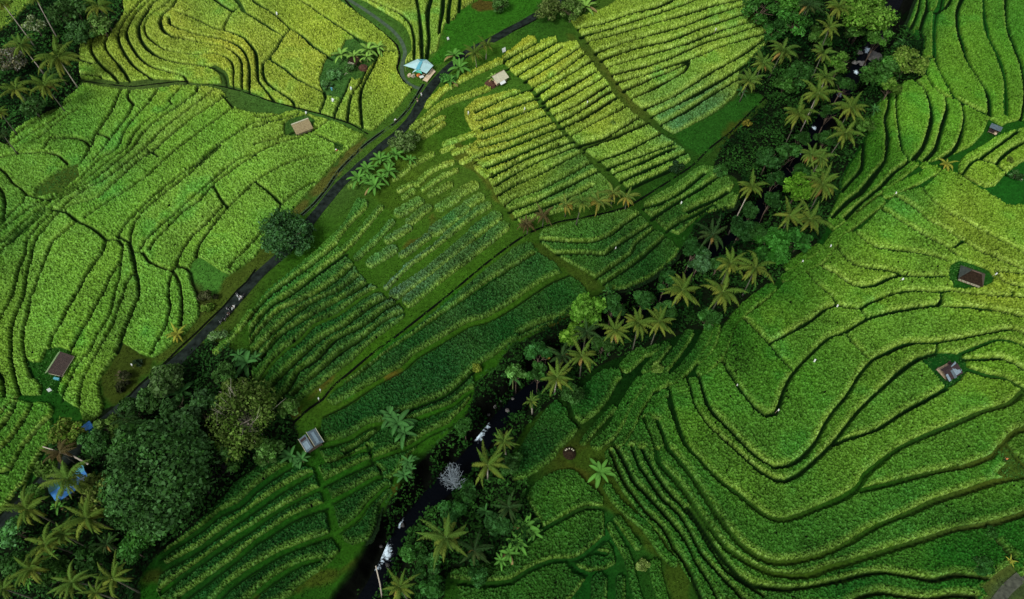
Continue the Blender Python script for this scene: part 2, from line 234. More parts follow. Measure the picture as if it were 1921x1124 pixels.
ROAD = P('1120,-45 1090,-20 1055,3 1015,24 985,41 957,56 925,74 880,97 858,114 838,132 815,156 800,176 786,200 768,228 742,255 716,275 690,299 665,321 640,344 618,370 600,393 583,414 560,443 537,470 510,494 480,521 455,550 430,579 405,604 380,629 355,655 330,680 300,705 275,726 245,750 215,776 185,800 150,838 115,872 85,900 60,928 30,955 0,985 -30,1012')
LANE = P('640,-14 655,0 682,17 708,35 735,56 752,76 760,98 754,124 756,146 770,160 792,168')
DITCHES = [(4,'1445,178 1435,184 1397,222 1372,247 1332,278 1300,310 1260,337 1192,380 1172,390 1135,400 1085,410 1047,417 997,435 960,458 905,500 837,557 780,602 742,632 700,662 655,700 625,725 605,750 580,767 547,797'),
 (4,'795,158 765,206 740,232 705,257 682,275 660,296 635,322 615,352 590,382 566,404'), (4,'480,505 462,530 445,545 420,575 395,598 368,625 335,655 300,690 262,722 235,752'),
 (5,'1065,20 1080,12 1110,3 1140,-10'), (3,'152,152 200,158 245,163 300,157 350,153 400,160 440,168 480,181 520,194 570,206 610,217 660,234 690,252'),
 (4,'637,-12 668,23 700,47 729,71 745,86 750,108 745,128 749,142 762,159'), (3,'960,60 985,48 1015,32 (0)'.replace(' (0)',''))]
# ---------------------------------------------------------------- CORE
import bpy, bmesh, math, random
import numpy as np
from mathutils import Vector, Matrix
random.seed(7); rng = np.random.default_rng(7)
C = bpy.context.scene.collection
W0, H0 = 1921.0, 1124.0
CAMH, PITCH, FPX = 150.0, math.radians(58), 1298.0
cP, sP = math.cos(PITCH), math.sin(PITCH)

def ray(px, py):
    u = (px-960.5)/FPX; v = -(py-562.0)/FPX
    return u, cP + v*sP, -sP + v*cP          # x, y, z per unit depth
def zplane(x, y):
    return 0.04*(y-94) + 0.35*np.sin(x*0.05+1.0)*np.cos(y*0.043) 
def G0(px, py, h=0.0):
    """ground point under a photo pixel, at height h above the terraces"""
    dx, dy, dz = ray(px, py); z = h; x = y = 0
    for _ in range(8):
        t = (z-CAMH)/dz; x = t*dx; y = t*dy; z = zplane(x, y)+h
    return x, y, z
def GZ(px, py, z):
    dx, dy, dz = ray(px, py); t = (z-CAMH)/dz
    return t*dx, t*dy, z
def mpp(px, py):
    x, y, z = G0(px, py); return (y*cP + (CAMH-z)*sP)/FPX     # metres per photo pixel
def pix(x, y, z):
    d = y*cP + (CAMH-z)*sP; v = (y*sP + (z-CAMH)*cP)/d
    return 960.5 + FPX*x/d, 562 - FPX*v

def smooth(pts, closed=False, step=1.6):
    """Catmull-Rom through ground points"""
    p = np.array(pts, float); n = len(p)
    if n < 2: return p
    out = []
    rngi = range(n if closed else n-1)
    for i in rngi:
        if closed: a, b, c, d = p[(i-1) % n], p[i], p[(i+1) % n], p[(i+2) % n]
        else: a, b, c, d = p[max(i-1, 0)], p[i], p[i+1], p[min(i+2, n-1)]
        k = max(1, int(np.linalg.norm((c-b)[:2])/step)); k = min(k, 30)
        for t in np.arange(k)/k:
            v = 0.5*((2*b)+(-a+c)*t+(2*a-5*b+4*c-d)*t*t+(-a+3*b-3*c+d)*t**3)
            l = b+(c-b)*t
            out.append(0.75*v+0.25*l)
    out.append(p[0] if closed else p[-1])
    return np.array(out)

# ---- raster grid over the visible ground
RES = 0.2
X0, X1, Y0, Y1 = -188.0, 188.0, 12.0, 222.0
NX = int((X1-X0)/RES)+1; NY = int((Y1-Y0)/RES)+1
gx = X0+np.arange(NX)*RES; gy = Y0+np.arange(NY)*RES
GX, GY = np.meshgrid(gx, gy)

def stamp(D, pts, hw, R):
    """D = min(D, distance to polyline - half width) within R of it; hw scalar or per point"""
    hw = np.broadcast_to(np.asarray(hw, float), (len(pts),))
    for i in range(len(pts)-1):
        ax, ay = pts[i][:2]; bx, by = pts[i+1][:2]; r = R+max(hw[i], hw[i+1])
        i0 = max(0, int((min(ax, bx)-r-X0)/RES)); i1 = min(NX, int((max(ax, bx)+r-X0)/RES)+2)
        j0 = max(0, int((min(ay, by)-r-Y0)/RES)); j1 = min(NY, int((max(ay, by)+r-Y0)/RES)+2)
        if i0 >= i1 or j0 >= j1: continue
        X = GX[j0:j1, i0:i1]; Y = GY[j0:j1, i0:i1]
        ex, ey = bx-ax, by-ay; L = ex*ex+ey*ey+1e-9
        t = np.clip(((X-ax)*ex+(Y-ay)*ey)/L, 0, 1)
        d = np.hypot(X-ax-t*ex, Y-ay-t*ey)-(hw[i]+(hw[i+1]-hw[i])*t)
        np.minimum(D[j0:j1, i0:i1], d, out=D[j0:j1, i0:i1])
def inside(poly):
    M = np.zeros((NY, NX), bool); p = np.asarray(poly)[:, :2]; n = len(p)
    j0 = max(0, int((p[:, 1].min()-Y0)/RES)); j1 = min(NY-1, int((p[:, 1].max()-Y0)/RES)+1)
    for j in range(j0, j1+1):
        y = gy[j]; xs = []
        a = p; b = np.roll(p, -1, 0)
        c = (a[:, 1] > y) != (b[:, 1] > y)
        if not c.any(): continue
        xs = np.sort(a[c, 0]+(y-a[c, 1])/(b[c, 1]-a[c, 1])*(b[c, 0]-a[c, 0]))
        for k in range(0, len(xs)-1, 2):
            a0 = int(math.ceil((xs[k]-X0)/RES)); a1 = int(math.floor((xs[k+1]-X0)/RES))
            if a1 >= 0 and a0 < NX: M[j, max(a0, 0):min(a1, NX-1)+1] = True
    return M
def gpts(pl): return [G0(*q)[:2] for q in pl]

def vnoise(shape, cell, seed):
    """smooth value noise on the raster grid, cell in metres"""
    r = np.random.default_rng(seed); n0 = int(shape[0]*RES/cell)+3; n1 = int(shape[1]*RES/cell)+3
    g = r.random((n0, n1)); y = np.arange(shape[0])*RES/cell; x = np.arange(shape[1])*RES/cell
    yi = y.astype(int); xi = x.astype(int); fy = (y-yi)[:, None]; fx = (x-xi)[None, :]
    fy = fy*fy*(3-2*fy); fx = fx*fx*(3-2*fx)
    a = g[np.ix_(yi, xi)]; b = g[np.ix_(yi, xi+1)]; c = g[np.ix_(yi+1, xi)]; d = g[np.ix_(yi+1, xi+1)]
    return (a*(1-fx)+b*fx)*(1-fy)+(c*(1-fx)+d*fx)*fy
SH = (NY, NX)
N05 = vnoise(SH, 0.5, 1); N1 = vnoise(SH, 1.1, 2); N3 = vnoise(SH, 3.0, 3); N9 = vnoise(SH, 9.0, 4); NR = rng.random(SH)

# ---- gorge: depth from the distance to the river
GD = 7.0
rv = [(GZ(x, y, -4.0 if True else 0)[:2], h) for x, y, h in RIVER]
rp = smooth([(a[0], a[1], h*0.0+h) for a, h in rv]); 
riv_xy = rp[:, :2]; riv_hw = []
for (x, y, hpx) in rp:
    riv_hw.append(hpx*((y*cP+CAMH*sP)/FPX)*0.95)
riv_hw = np.array(riv_hw)
T = np.full(SH, 9.0)
for i in range(len(riv_xy)-1):      # normalised distance t = d / halfwidth
    ax, ay = riv_xy[i]; bx, by = riv_xy[i+1]; w = (riv_hw[i]+riv_hw[i+1])/2; r = w*1.5
    i0 = max(0, int((min(ax, bx)-r-X0)/RES)); i1 = min(NX, int((max(ax, bx)+r-X0)/RES)+2)
    j0 = max(0, int((min(ay, by)-r-Y0)/RES)); j1 = min(NY, int((max(ay, by)+r-Y0)/RES)+2)
    if i0 >= i1 or j0 >= j1: continue
    X = GX[j0:j1, i0:i1]; Y = GY[j0:j1, i0:i1]; ex, ey = bx-ax, by-ay; L = ex*ex+ey*ey+1e-9
    t = np.clip(((X-ax)*ex+(Y-ay)*ey)/L, 0, 1)
    np.minimum(T[j0:j1, i0:i1], np.hypot(X-ax-t*ex, Y-ay-t*ey)/w, out=T[j0:j1, i0:i1])
Tn = T + (N3-0.5)*0.25*(T < 2) + (N1-0.5)*0.10*(T < 2)
s = np.clip((1.05-Tn)/0.62, 0, 1); GORGE = GD*(s*s*(3-2*s))
ZB = zplane(GX, GY)                     # terrace level
ZG = ZB-GORGE                           # ground with the gorge cut in
def samp(A, x, y):
    fx = min(max((x-X0)/RES, 0), NX-1.001); fy = min(max((y-Y0)/RES, 0), NY-1.001)
    i, j = int(fx), int(fy); u, v = fx-i, fy-j
    return float((A[j, i]*(1-u)+A[j, i+1]*u)*(1-v)+(A[j+1, i]*(1-u)+A[j+1, i+1]*u)*v)
def zg(x, y):
    if X0 < x < X1 and Y0 < y < Y1: return samp(ZG, x, y)
    return float(zplane(x, y))

# ---- photo pixel of every raster cell (only to look up surveyed crop colours)
PXX, PYY = pix(GX, GY, ZB)
VIEW = (PXX > -70) & (PXX < W0+70) & (PYY > -60) & (PYY < H0+90)

def lin(c):
    c = np.asarray(c, float)/255.0
    return np.where(c <= 0.04045, c/12.92, ((c+0.055)/1.055)**2.4)
def rbf(ctrl, power=3.0, sc=8):
    xs = PXX[::sc, ::sc]; ys = PYY[::sc, ::sc]; acc = np.zeros(xs.shape+(3,)); wt = np.zeros(xs.shape)
    for x, y, c in ctrl:
        w = 1.0/((xs-x)**2+(ys-y)**2+900)**(power/2); acc += w[..., None]*lin(c); wt += w
    o = acc/wt[..., None]
    jy = np.arange(NY)/sc; jx = np.arange(NX)/sc; a = np.minimum(jy.astype(int), o.shape[0]-2); b = np.minimum(jx.astype(int), o.shape[1]-2)
    fy = np.clip(jy-a, 0, 1)[:, None, None]; fx = np.clip(jx-b, 0, 1)[None, :, None]
    return (o[np.ix_(a, b)]*(1-fx)+o[np.ix_(a, b+1)]*fx)*(1-fy)+(o[np.ix_(a+1, b)]*(1-fx)+o[np.ix_(a+1, b+1)]*fx)*fy
# crop colour survey: x, y, sRGB of the standing rice there
CROP = [(300,60,(118,150,50)),(420,110,(128,155,48)),(600,60,(122,155,48)),(720,130,(122,155,48)),(250,110,(112,146,48)),(400,25,(92,140,48)),(800,60,(96,145,48)),(860,20,(105,140,45)),
 (560,160,(110,145,46)),(660,190,(98,140,45)),(250,200,(80,142,45)),(150,240,(72,138,44)),(400,250,(88,148,48)),(600,260,(96,150,50)),(60,320,(80,138,46)),(200,330,(72,132,46)),(350,370,(92,148,50)),
 (480,330,(98,152,52)),(430,430,(96,150,50)),(20,420,(66,128,44)),(130,480,(90,146,46)),(250,480,(86,142,46)),(100,600,(84,140,44)),(220,600,(80,138,44)),(320,560,(82,140,44)),(20,650,(88,142,44)),(170,700,(86,140,42)),
 (30,820,(60,118,34)),(60,860,(62,118,36)),(30,20,(80,125,40)),
 (1130,60,(102,146,44)),(1250,60,(98,145,44)),(1350,60,(88,136,42)),(1200,130,(104,146,42)),(1300,130,(86,134,44)),(1340,110,(110,145,42)),(1250,170,(84,132,48)),(1330,200,(50,110,62)),(1270,235,(44,112,68)),(1400,100,(86,130,44)),
 (980,110,(122,155,42)),(1030,130,(120,155,42)),(1080,170,(114,152,44)),(1020,160,(120,155,42)),(1120,220,(116,150,46)),(1190,260,(100,145,46)),(1230,300,(84,132,42)),
 (900,220,(120,150,44)),(980,230,(106,146,44)),(1000,300,(108,146,42)),(930,310,(118,150,44)),(1080,310,(52,110,44)),(1050,360,(46,100,38)),(980,390,(78,125,38)),
 (830,170,(116,150,44)),(870,300,(110,140,48)),(800,330,(80,130,44)),(780,390,(70,122,46)),(850,420,(56,108,48)),(900,420,(44,102,48)),(850,480,(58,100,50)),(760,500,(66,110,66)),(730,530,(72,112,84)),(800,450,(58,98,58)),(700,470,(54,110,34)),
 (660,400,(46,104,36)),(600,460,(62,118,32)),(540,540,(40,98,34)),(640,540,(24,84,34)),(620,600,(16,78,32)),(560,640,(16,76,32)),(700,590,(22,82,30)),(520,720,(20,72,24)),(480,620,(34,94,30)),(440,620,(70,118,36)),
 (1000,490,(28,88,38)),(900,560,(22,82,34)),(780,640,(18,76,30)),(1050,550,(16,76,28)),(950,620,(14,74,28)),(820,690,(20,78,34)),(750,740,(24,80,34)),(680,800,(14,70,28)),(800,790,(18,72,26)),(640,870,(20,74,22)),
 (550,900,(16,70,26)),(450,960,(20,74,28)),(400,1040,(18,70,26)),(520,1000,(16,66,26)),(480,1080,(12,60,22)),(680,900,(22,72,28)),(670,960,(16,66,24)),
 (1100,440,(44,100,34)),(1150,470,(28,84,34)),(1200,490,(16,72,28)),(1090,480,(46,100,32)),(1300,360,(44,96,28)),(1330,340,(52,102,32)),(1270,410,(22,76,26)),
 (1720,40,(44,104,28)),(1800,100,(72,128,32)),(1870,120,(66,126,30)),(1905,60,(50,116,28)),(1720,220,(76,138,32)),(1800,220,(72,132,32)),(1640,300,(32,88,14)),(1620,350,(32,86,16)),(1600,230,(24,76,14)),
 (1840,320,(92,142,36)),(1800,400,(98,140,40)),(1700,430,(80,134,36)),(1690,390,(52,120,40)),(1650,480,(88,136,36)),(1870,530,(104,140,38)),(1900,480,(88,134,38)),(1600,540,(82,128,34)),(1450,600,(68,118,30)),(1700,600,(72,124,34)),
 (1500,700,(56,112,26)),(1700,750,(66,120,32)),(1850,650,(74,126,30)),(1600,850,(62,114,30)),(1400,900,(60,112,30)),(1850,900,(56,110,28)),(1700,970,(46,104,30)),(1500,1020,(44,98,28)),(1800,1040,(20,84,20)),(1600,1100,(22,84,24)),(1880,1010,(22,88,22)),
 (1300,800,(58,112,28)),(1350,720,(56,112,28)),(1300,960,(34,92,28)),(1220,920,(26,80,24)),(1280,1080,(36,92,28)),(1180,880,(40,92,30)),(1450,540,(30,92,22)),(1380,620,(34,92,20)),(1280,660,(16,70,22)),(1180,760,(34,92,26)),(1110,740,(18,76,24)),
 (1020,850,(16,62,24)),(1060,930,(50,104,30)),(1060,1000,(40,92,28)),(980,1100,(36,86,28)),(1120,1050,(14,68,24)),(1180,1000,(40,90,26)),(1560,430,(56,112,26)),(1500,500,(50,104,24)),(1700,340,(56,116,24))]
GRASS = [(60,450,(48,98,28)),(300,160,(62,92,40)),(700,150,(58,100,36)),(620,140,(60,112,50)),(900,60,(56,104,24)),(1000,30,(40,88,24)),(760,330,(66,100,26)),(850,350,(60,98,28)),(930,230,(62,112,34)),(640,340,(54,92,34)),
 (1150,170,(70,90,30)),(1300,50,(60,90,28)),(800,480,(50,96,22)),(700,420,(46,92,20)),(600,480,(40,90,16)),(900,560,(48,94,18)),(700,680,(46,90,16)),(600,720,(50,88,20)),(800,740,(32,84,14)),(900,720,(34,84,14)),(500,600,(30,78,14)),
 (450,900,(14,62,14)),(500,1000,(20,68,12)),(700,1000,(34,80,14)),(640,900,(26,78,14)),(1100,500,(44,80,18)),(1300,400,(20,66,14)),(1400,250,(40,70,22)),(1250,300,(30,72,18)),(1100,870,(62,76,22)),(1200,850,(18,70,18)),(1250,960,(40,80,20)),
 (1000,960,(12,58,14)),(1130,1000,(20,76,22)),(1100,1100,(14,66,16)),(1600,300,(14,60,10)),(1760,80,(22,82,22)),(1850,230,(26,80,18)),(1900,360,(24,86,22)),(1500,450,(14,60,12)),(1820,540,(28,84,22)),(1750,690,(18,74,22)),(1500,700,(30,76,14)),
 (1600,900,(30,76,14)),(1890,880,(60,84,24)),(1500,1080,(50,84,20)),(1880,1080,(60,84,34)),(1350,700,(12,60,14)),(1290,650,(6,36,6)),(1150,790,(12,48,8)),(1100,745,(8,40,8)),(1200,790,(12,48,8)),(1210,740,(6,36,6)),(1250,700,(6,36,6)),(1180,700,(6,36,6)),(1130,820,(16,50,10)),(1240,690,(6,38,6)),(1180,740,(10,44,8)),(1330,630,(5,30,5)),(100,300,(60,90,30)),(60,750,(22,72,16)),(1700,560,(24,70,14)),(420,560,(60,84,28)),(800,250,(54,96,22)),(350,1080,(18,62,14))]
GAIN = 0.62       # reflectance per displayed brightness
CROPC = rbf(CROP)*GAIN; CROPC = CROPC*np.array([1.33, 1.00, 0.92]); lumc = CROPC[..., 1:2]; CROPC = CROPC*np.clip(0.68+lumc*2.8, 0.68, 1.04)*np.concatenate([np.ones_like(lumc), np.ones_like(lumc), np.clip(0.50+lumc*5, 0.5, 1)], -1); GRASSC = rbf(GRASS, 3.0)*GAIN*np.array([1.18, 0.96, 1.0])

# ---------------------------------------------------------------- materials
def new_mat(name):
    m = bpy.data.materials.new(name); m.use_nodes = True; return m, m.node_tree.nodes, m.node_tree.links, m.node_tree.nodes['Principled BSDF']
def spec(b, v):
    b.inputs['Specular IOR Level'].default_value = v
def mat_attr(name, rough=0.8, noise=None, bump=0.0, sp=0.15, transl=0.0, amt=(0.7, 1.3)):
    m, n, l, b = new_mat(name); b.inputs['Roughness'].default_value = rough; spec(b, sp)
    a = n.new('ShaderNodeAttribute'); a.attribute_name = 'col'; out = a.outputs['Color']
    if noise:
        tc = n.new('ShaderNodeTexCoord'); nz = n.new('ShaderNodeTexNoise'); nz.inputs['Scale'].default_value = noise; nz.inputs['Detail'].default_value = 3
        l.new(tc.outputs['Object'], nz.inputs['Vector'])
        mr = n.new('ShaderNodeMapRange'); mr.inputs[1].default_value = 0.3; mr.inputs[2].default_value = 0.7; mr.inputs[3].default_value = amt[0]; mr.inputs[4].default_value = amt[1]
        l.new(nz.outputs['Fac'], mr.inputs[0]); mx = n.new('ShaderNodeVectorMath'); mx.operation = 'SCALE'
        l.new(out, mx.inputs[0]); l.new(mr.outputs[0], mx.inputs['Scale']); out = mx.outputs[0]
        if bump:
            bp = n.new('ShaderNodeBump'); bp.inputs['Strength'].default_value = bump; bp.inputs['Distance'].default_value = 0.15
            l.new(nz.outputs['Fac'], bp.inputs['Height']); l.new(bp.outputs[0], b.inputs['Normal'])
    l.new(out, b.inputs['Base Color'])
    return m
def mat_plain(name, c, rough=0.7, noise=6.0, amt=0.25, sp=0.3, metal=0.0, bump=0.0, c2=None, wave=None):
    m, n, l, b = new_mat(name); b.inputs['Roughness'].default_value = rough; spec(b, sp); b.inputs['Metallic'].default_value = metal
    tc = n.new('ShaderNodeTexCoord'); nz = n.new('ShaderNodeTexNoise'); nz.inputs['Scale'].default_value = noise; nz.inputs['Detail'].default_value = 5
    l.new(tc.outputs['Object'], nz.inputs['Vector']); cr = n.new('ShaderNodeValToRGB'); c = np.array(c, float)
    lo = c*(1-amt) if c2 is None else np.array(c2); hi = np.minimum(c*(1+amt), 1)
    cr.color_ramp.elements[0].position = 0.32; cr.color_ramp.elements[1].position = 0.68
    cr.color_ramp.elements[0].color = (*lo, 1); cr.color_ramp.elements[1].color = (*hi, 1)
    l.new(nz.outputs['Fac'], cr.inputs[0]); l.new(cr.outputs[0], b.inputs['Base Color'])
    if bump or wave:
        bp = n.new('ShaderNodeBump'); bp.inputs['Strength'].default_value = bump or 0.5; bp.inputs['Distance'].default_value = 0.1
        if wave:
            wv = n.new('ShaderNodeTexWave'); wv.inputs['Scale'].default_value = wave; l.new(tc.outputs['Object'], wv.inputs['Vector']); l.new(wv.outputs['Fac'], bp.inputs['Height'])
        else: l.new(nz.outputs['Fac'], bp.inputs['Height'])
        l.new(bp.outputs[0], b.inputs['Normal'])
    return m
RICE = mat_attr("standing_rice", 0.85, 3.2, sp=0.05, amt=(0.55, 1.45))
GROUND = mat_attr('grassy_ground', 0.95, 2.2, 0.5, sp=0.02, amt=(0.72, 1.28))
LEAF = mat_attr('foliage', 0.8, None, sp=0.03)
BARK = mat_plain('pale_bark', (0.30, 0.27, 0.22), 0.85, 3, 0.3)
DARKBARK = mat_plain('brown_bark', (0.09, 0.065, 0.045), 0.9, 3, 0.3)
ASPH = mat_plain('old_asphalt', (0.009, 0.0135, 0.0115), 0.95, 0.8, 0.55, sp=0.02)
CONC = mat_plain('mossy_concrete', (0.030, 0.055, 0.030), 0.9, 1.2, 0.3)
DITCHW = mat_plain('ditch_water', (0.0012, 0.002, 0.0012), 0.5, 2, 0.3, sp=0.03)

def obj(name, me, mat=None, parent=None):
    if mat and not me.materials: me.materials.append(mat)
    o = bpy.data.objects.new(name, me); C.objects.link(o)
    if parent: o.parent = parent
    return o
def empty(name, loc=(0, 0, 0), rz=0.0):
    o = bpy.data.objects.new(name, None); C.objects.link(o); o.location = loc; o.rotation_euler = (0, 0, rz); o.empty_display_size = 0.5; return o
def tag(o, label=None, cat=None, group=None, kind=None):
    if label: o['label'] = label
    if cat: o['category'] = cat
    if group: o['group'] = group
    if kind: o['kind'] = kind
    return o
def mesh(name, V, F, col=None, fcol=None, smooth_=False):
    me = bpy.data.meshes.new(name); V = np.asarray(V, np.float32)
    if isinstance(F, np.ndarray) and F.ndim == 2:
        k = F.shape[1]; me.vertices.add(len(V)); me.vertices.foreach_set('co', V.ravel())
        me.loops.add(F.size); me.loops.foreach_set('vertex_index', F.astype(np.int32).ravel())
        me.polygons.add(len(F)); me.polygons.foreach_set('loop_start', np.arange(len(F), dtype=np.int32)*k)
        me.update(calc_edges=True)
    else: me.from_pydata([tuple(v) for v in V], [], [tuple(f) for f in F]); me.update()
    if col is not None:
        a = me.color_attributes.new('col', 'FLOAT_COLOR', 'POINT'); c = np.ones((len(V), 4), np.float32); c[:, :3] = col; a.data.foreach_set('color', c.ravel())
    if smooth_: me.polygons.foreach_set('use_smooth', np.ones(len(me.polygons), bool))
    return me

# ---------------------------------------------------------------- ground sheet
MUD = np.full(SH, 9.0); ALLF = np.full(SH, -9.0); FID = np.full(SH, -1, np.int16); FF = np.full(SH, -9.0)
def hwm(w, pl):
    x = sum(p[0] for p in pl)/len(pl); y = sum(p[1] for p in pl)/len(pl); return w*0.5*mpp(x, y)*1.1
for fi, f in enumerate(FIELDS):
    if f['outline']:
        out = smooth(gpts(f['outline']), True, 2.0); ins = inside(out)
        for h in f['holes']: ins &= ~inside(smooth(gpts(h), True, 2.0))
        D = np.full(SH, 3.0); stamp(D, out, 0.0, 3.0)
        for h in f['holes']: stamp(D, smooth(gpts(h), True, 2.0), 0.0, 3.0)
        for w, pl in f['lines']:
            pts = smooth(gpts(pl)); q = np.random.default_rng(abs(int(pl[0][0]*7+pl[0][1]))).random(len(pts)//5+3); h = hwm(w, pl)*(0.62+0.76*np.interp(np.arange(len(pts))/5, np.arange(len(q)), q)); stamp(D, pts, h, 3.0)
            if w < 7: stamp(MUD, pts, h*0.9, 1.0)
            else: stamp(MUD, pts+np.stack([0.25*h, -0.35*h], 1), h*0.25, 1.0)
        F = np.where(ins, D, -np.abs(D))
    else:
        F = np.full(SH, -3.0)
        for w, pl in f['bars']:
            D = np.full(SH, 3.0); stamp(D, smooth(gpts(pl)), hwm(w, pl), 1.5); F = np.maximum(F, -D)
    up = F > FF
    FF = np.where(up, F, FF); FID = np.where(up, fi, FID)
FF += (N05-0.5)*0.11+(N1-0.5)*0.04+(NR-0.5)*0.07
FF = np.where(T < 0.85, -1.0, FF)
# keep rice off the road, lane
ROADG = smooth(gpts(ROAD), step=2.5); LANEG = smooth(gpts(LANE), step=2.0)
RD = np.full(SH, 9.0); stamp(RD, ROADG, 1.35, 4.0); LD = np.full(SH, 9.0); stamp(LD, LANEG, 0.75, 3.0)
FF = np.where((RD < 0.25) | (LD < 0.1), -1.0, FF)

gc = GRASSC.copy()
for poly, c in PATCH:
    p = smooth(gpts(P(poly)), True, 2.0); D = np.full(SH, 3.0); stamp(D, p, 0, 2.0); m = inside(p)
    sd = np.where(m, np.minimum(D, 3), -np.minimum(D, 3)) + (N3-0.5)*2.2+(N1-0.5)*0.8
    w = np.clip(sd/1.2+0.5, 0, 1)[..., None]; gc = gc*(1-w)+lin(c)*GAIN*np.array([0.78, 1.0, 0.75])*w
WOOD = np.zeros(SH, bool)
for poly in WOODS: WOOD |= inside(smooth(gpts(P(poly)), True, 2.0))
WOODM = [inside(smooth(gpts(P(poly)), True, 2.0)) for poly in WOODS]
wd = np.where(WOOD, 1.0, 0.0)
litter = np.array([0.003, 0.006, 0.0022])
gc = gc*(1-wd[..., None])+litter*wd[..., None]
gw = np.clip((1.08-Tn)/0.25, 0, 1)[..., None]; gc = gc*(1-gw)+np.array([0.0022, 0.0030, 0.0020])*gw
mw = np.clip(0.6-MUD/0.3, 0, 1)[..., None]; mud = np.array([0.0015, 0.006, 0.0012]); gc = gc*(1-mw)+mud*mw
gc *= (0.78+0.44*N05+0.22*(N3-0.5)+0.16*(NR-0.5))[..., None]
ZT = ZG + (N1-0.5)*0.18*(1+1.5*(GORGE > 0.3)) + (N3-0.5)*0.25
ZT -= 0.45*np.clip(0.5-MUD/0.5, 0, 1)
ZT += 0.06*(NR-0.5)
near = (RD < 1.2); ZT = np.where(near, ZB-0.06, ZT); ZT = np.where(LD < 0.6, ZB-0.06, ZT)
st = 2
tv = VIEW[::st, ::st]; zt = ZT[::st, ::st]; ny, nx = zt.shape
idx = np.arange(ny*nx).reshape(ny, nx)
Vt = np.stack([GX[::st, ::st], GY[::st, ::st], zt], -1).reshape(-1, 3)
Ft = np.stack([idx[:-1, :-1], idx[:-1, 1:], idx[1:, 1:], idx[1:, :-1]], -1)
keep = tv[:-1, :-1] | tv[1:, 1:] | tv[:-1, 1:] | tv[1:, :-1]
Ft = Ft[keep]
used = np.unique(Ft); remap = -np.ones(ny*nx, np.int64); remap[used] = np.arange(len(used))
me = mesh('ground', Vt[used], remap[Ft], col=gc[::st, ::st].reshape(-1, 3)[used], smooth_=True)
g = obj('ground', me, GROUND); tag(g, kind='structure')
# outer ground beyond the surveyed sheet
k = 60; ox = np.linspace(-1500, 1500, k*2+1); oy = np.linspace(-900, 2600, k*2+1); OX, OY = np.meshgrid(ox, oy)
oz = np.where((np.abs(OX) < 240) & (OY > -40) & (OY < 290), -12.0, zplane(OX, OY)-1.5)
oi = np.arange(oz.size).reshape(oz.shape); Fo = np.stack([oi[:-1, :-1], oi[:-1, 1:], oi[1:, 1:], oi[1:, :-1]], -1).reshape(-1, 4)
cc = np.tile(np.array([0.03, 0.085, 0.012]), (oz.size, 1))
tag(obj('terrain', mesh('terrain', np.stack([OX, OY, oz], -1).reshape(-1, 3), Fo, col=cc, smooth_=True), GROUND), kind='structure')

# ---------------------------------------------------------------- rice: one mesh per paddy
def label_components(M):
    """union-find over horizontal runs"""
    parent = []; 
    def find(a):
        while parent[a] != a: parent[a] = parent[parent[a]]; a = parent[a]
        return a
    lab = -np.ones(M.shape, np.int32); prev = []
    for j in range(M.shape[0]):
        row = M[j]; d = np.diff(np.concatenate([[0], row.astype(np.int8), [0]])); s0 = np.where(d == 1)[0]; e0 = np.where(d == -1)[0]
        cur = []; pi = 0
        for a, b in zip(s0, e0):
            idn = None
            while pi < len(prev) and prev[pi][1] <= a: pi += 1
            q = pi
            while q < len(prev) and prev[q][0] < b:
                r = find(prev[q][2])
                if idn is None: idn = r
                elif r != idn: parent[r] = idn
                q += 1
            if idn is None: idn = len(parent); parent.append(idn)
            cur.append((a, b, idn)); lab[j, a:b] = idn
        prev = cur
    root = np.array([find(i) for i in range(len(parent))]) if parent else np.zeros(0, int)
    ok = lab >= 0; lab[ok] = root[lab[ok]]
    return lab
S = np.clip((FF+0.02)/0.27, 0, 1); S = S*S*(3-2*S)
gyF, gxF = np.gradient(FF, RES)
down = np.clip((gyF*0.90-gxF*0.20), -1, 1)         # +1 where the field interior lies uphill of the rim
BW = np.where(np.isin(FID, [i for i, f in enumerate(FIELDS) if 'wavy' in f['label'] or 'dark' in f['label'] or 'scattered' in f['label'] or 'rows' in f['label']]), 1.35, 0.85)
EB = np.clip(1.25-FF/BW, 0, 1)*np.clip(down*1.6, 0, 1)*(S > 0.1)
NS = np.repeat(np.repeat(rng.random((NY//2+1, NX//2+1)), 2, 0), 2, 1)[:NY, :NX]
tuft = (NS-0.5)*0.34+(NR-0.5)*0.60+(N1-0.5)*0.06
HC = np.where(GY > 95, 0.72, 0.90)
ZR = ZB - 0.55*(1-S) + S*(HC+tuft)
core = (FF > 0.10) & VIEW
npaddy = 0; RIM_SHADE = np.array([0.0030, 0.0100, 0.0024])
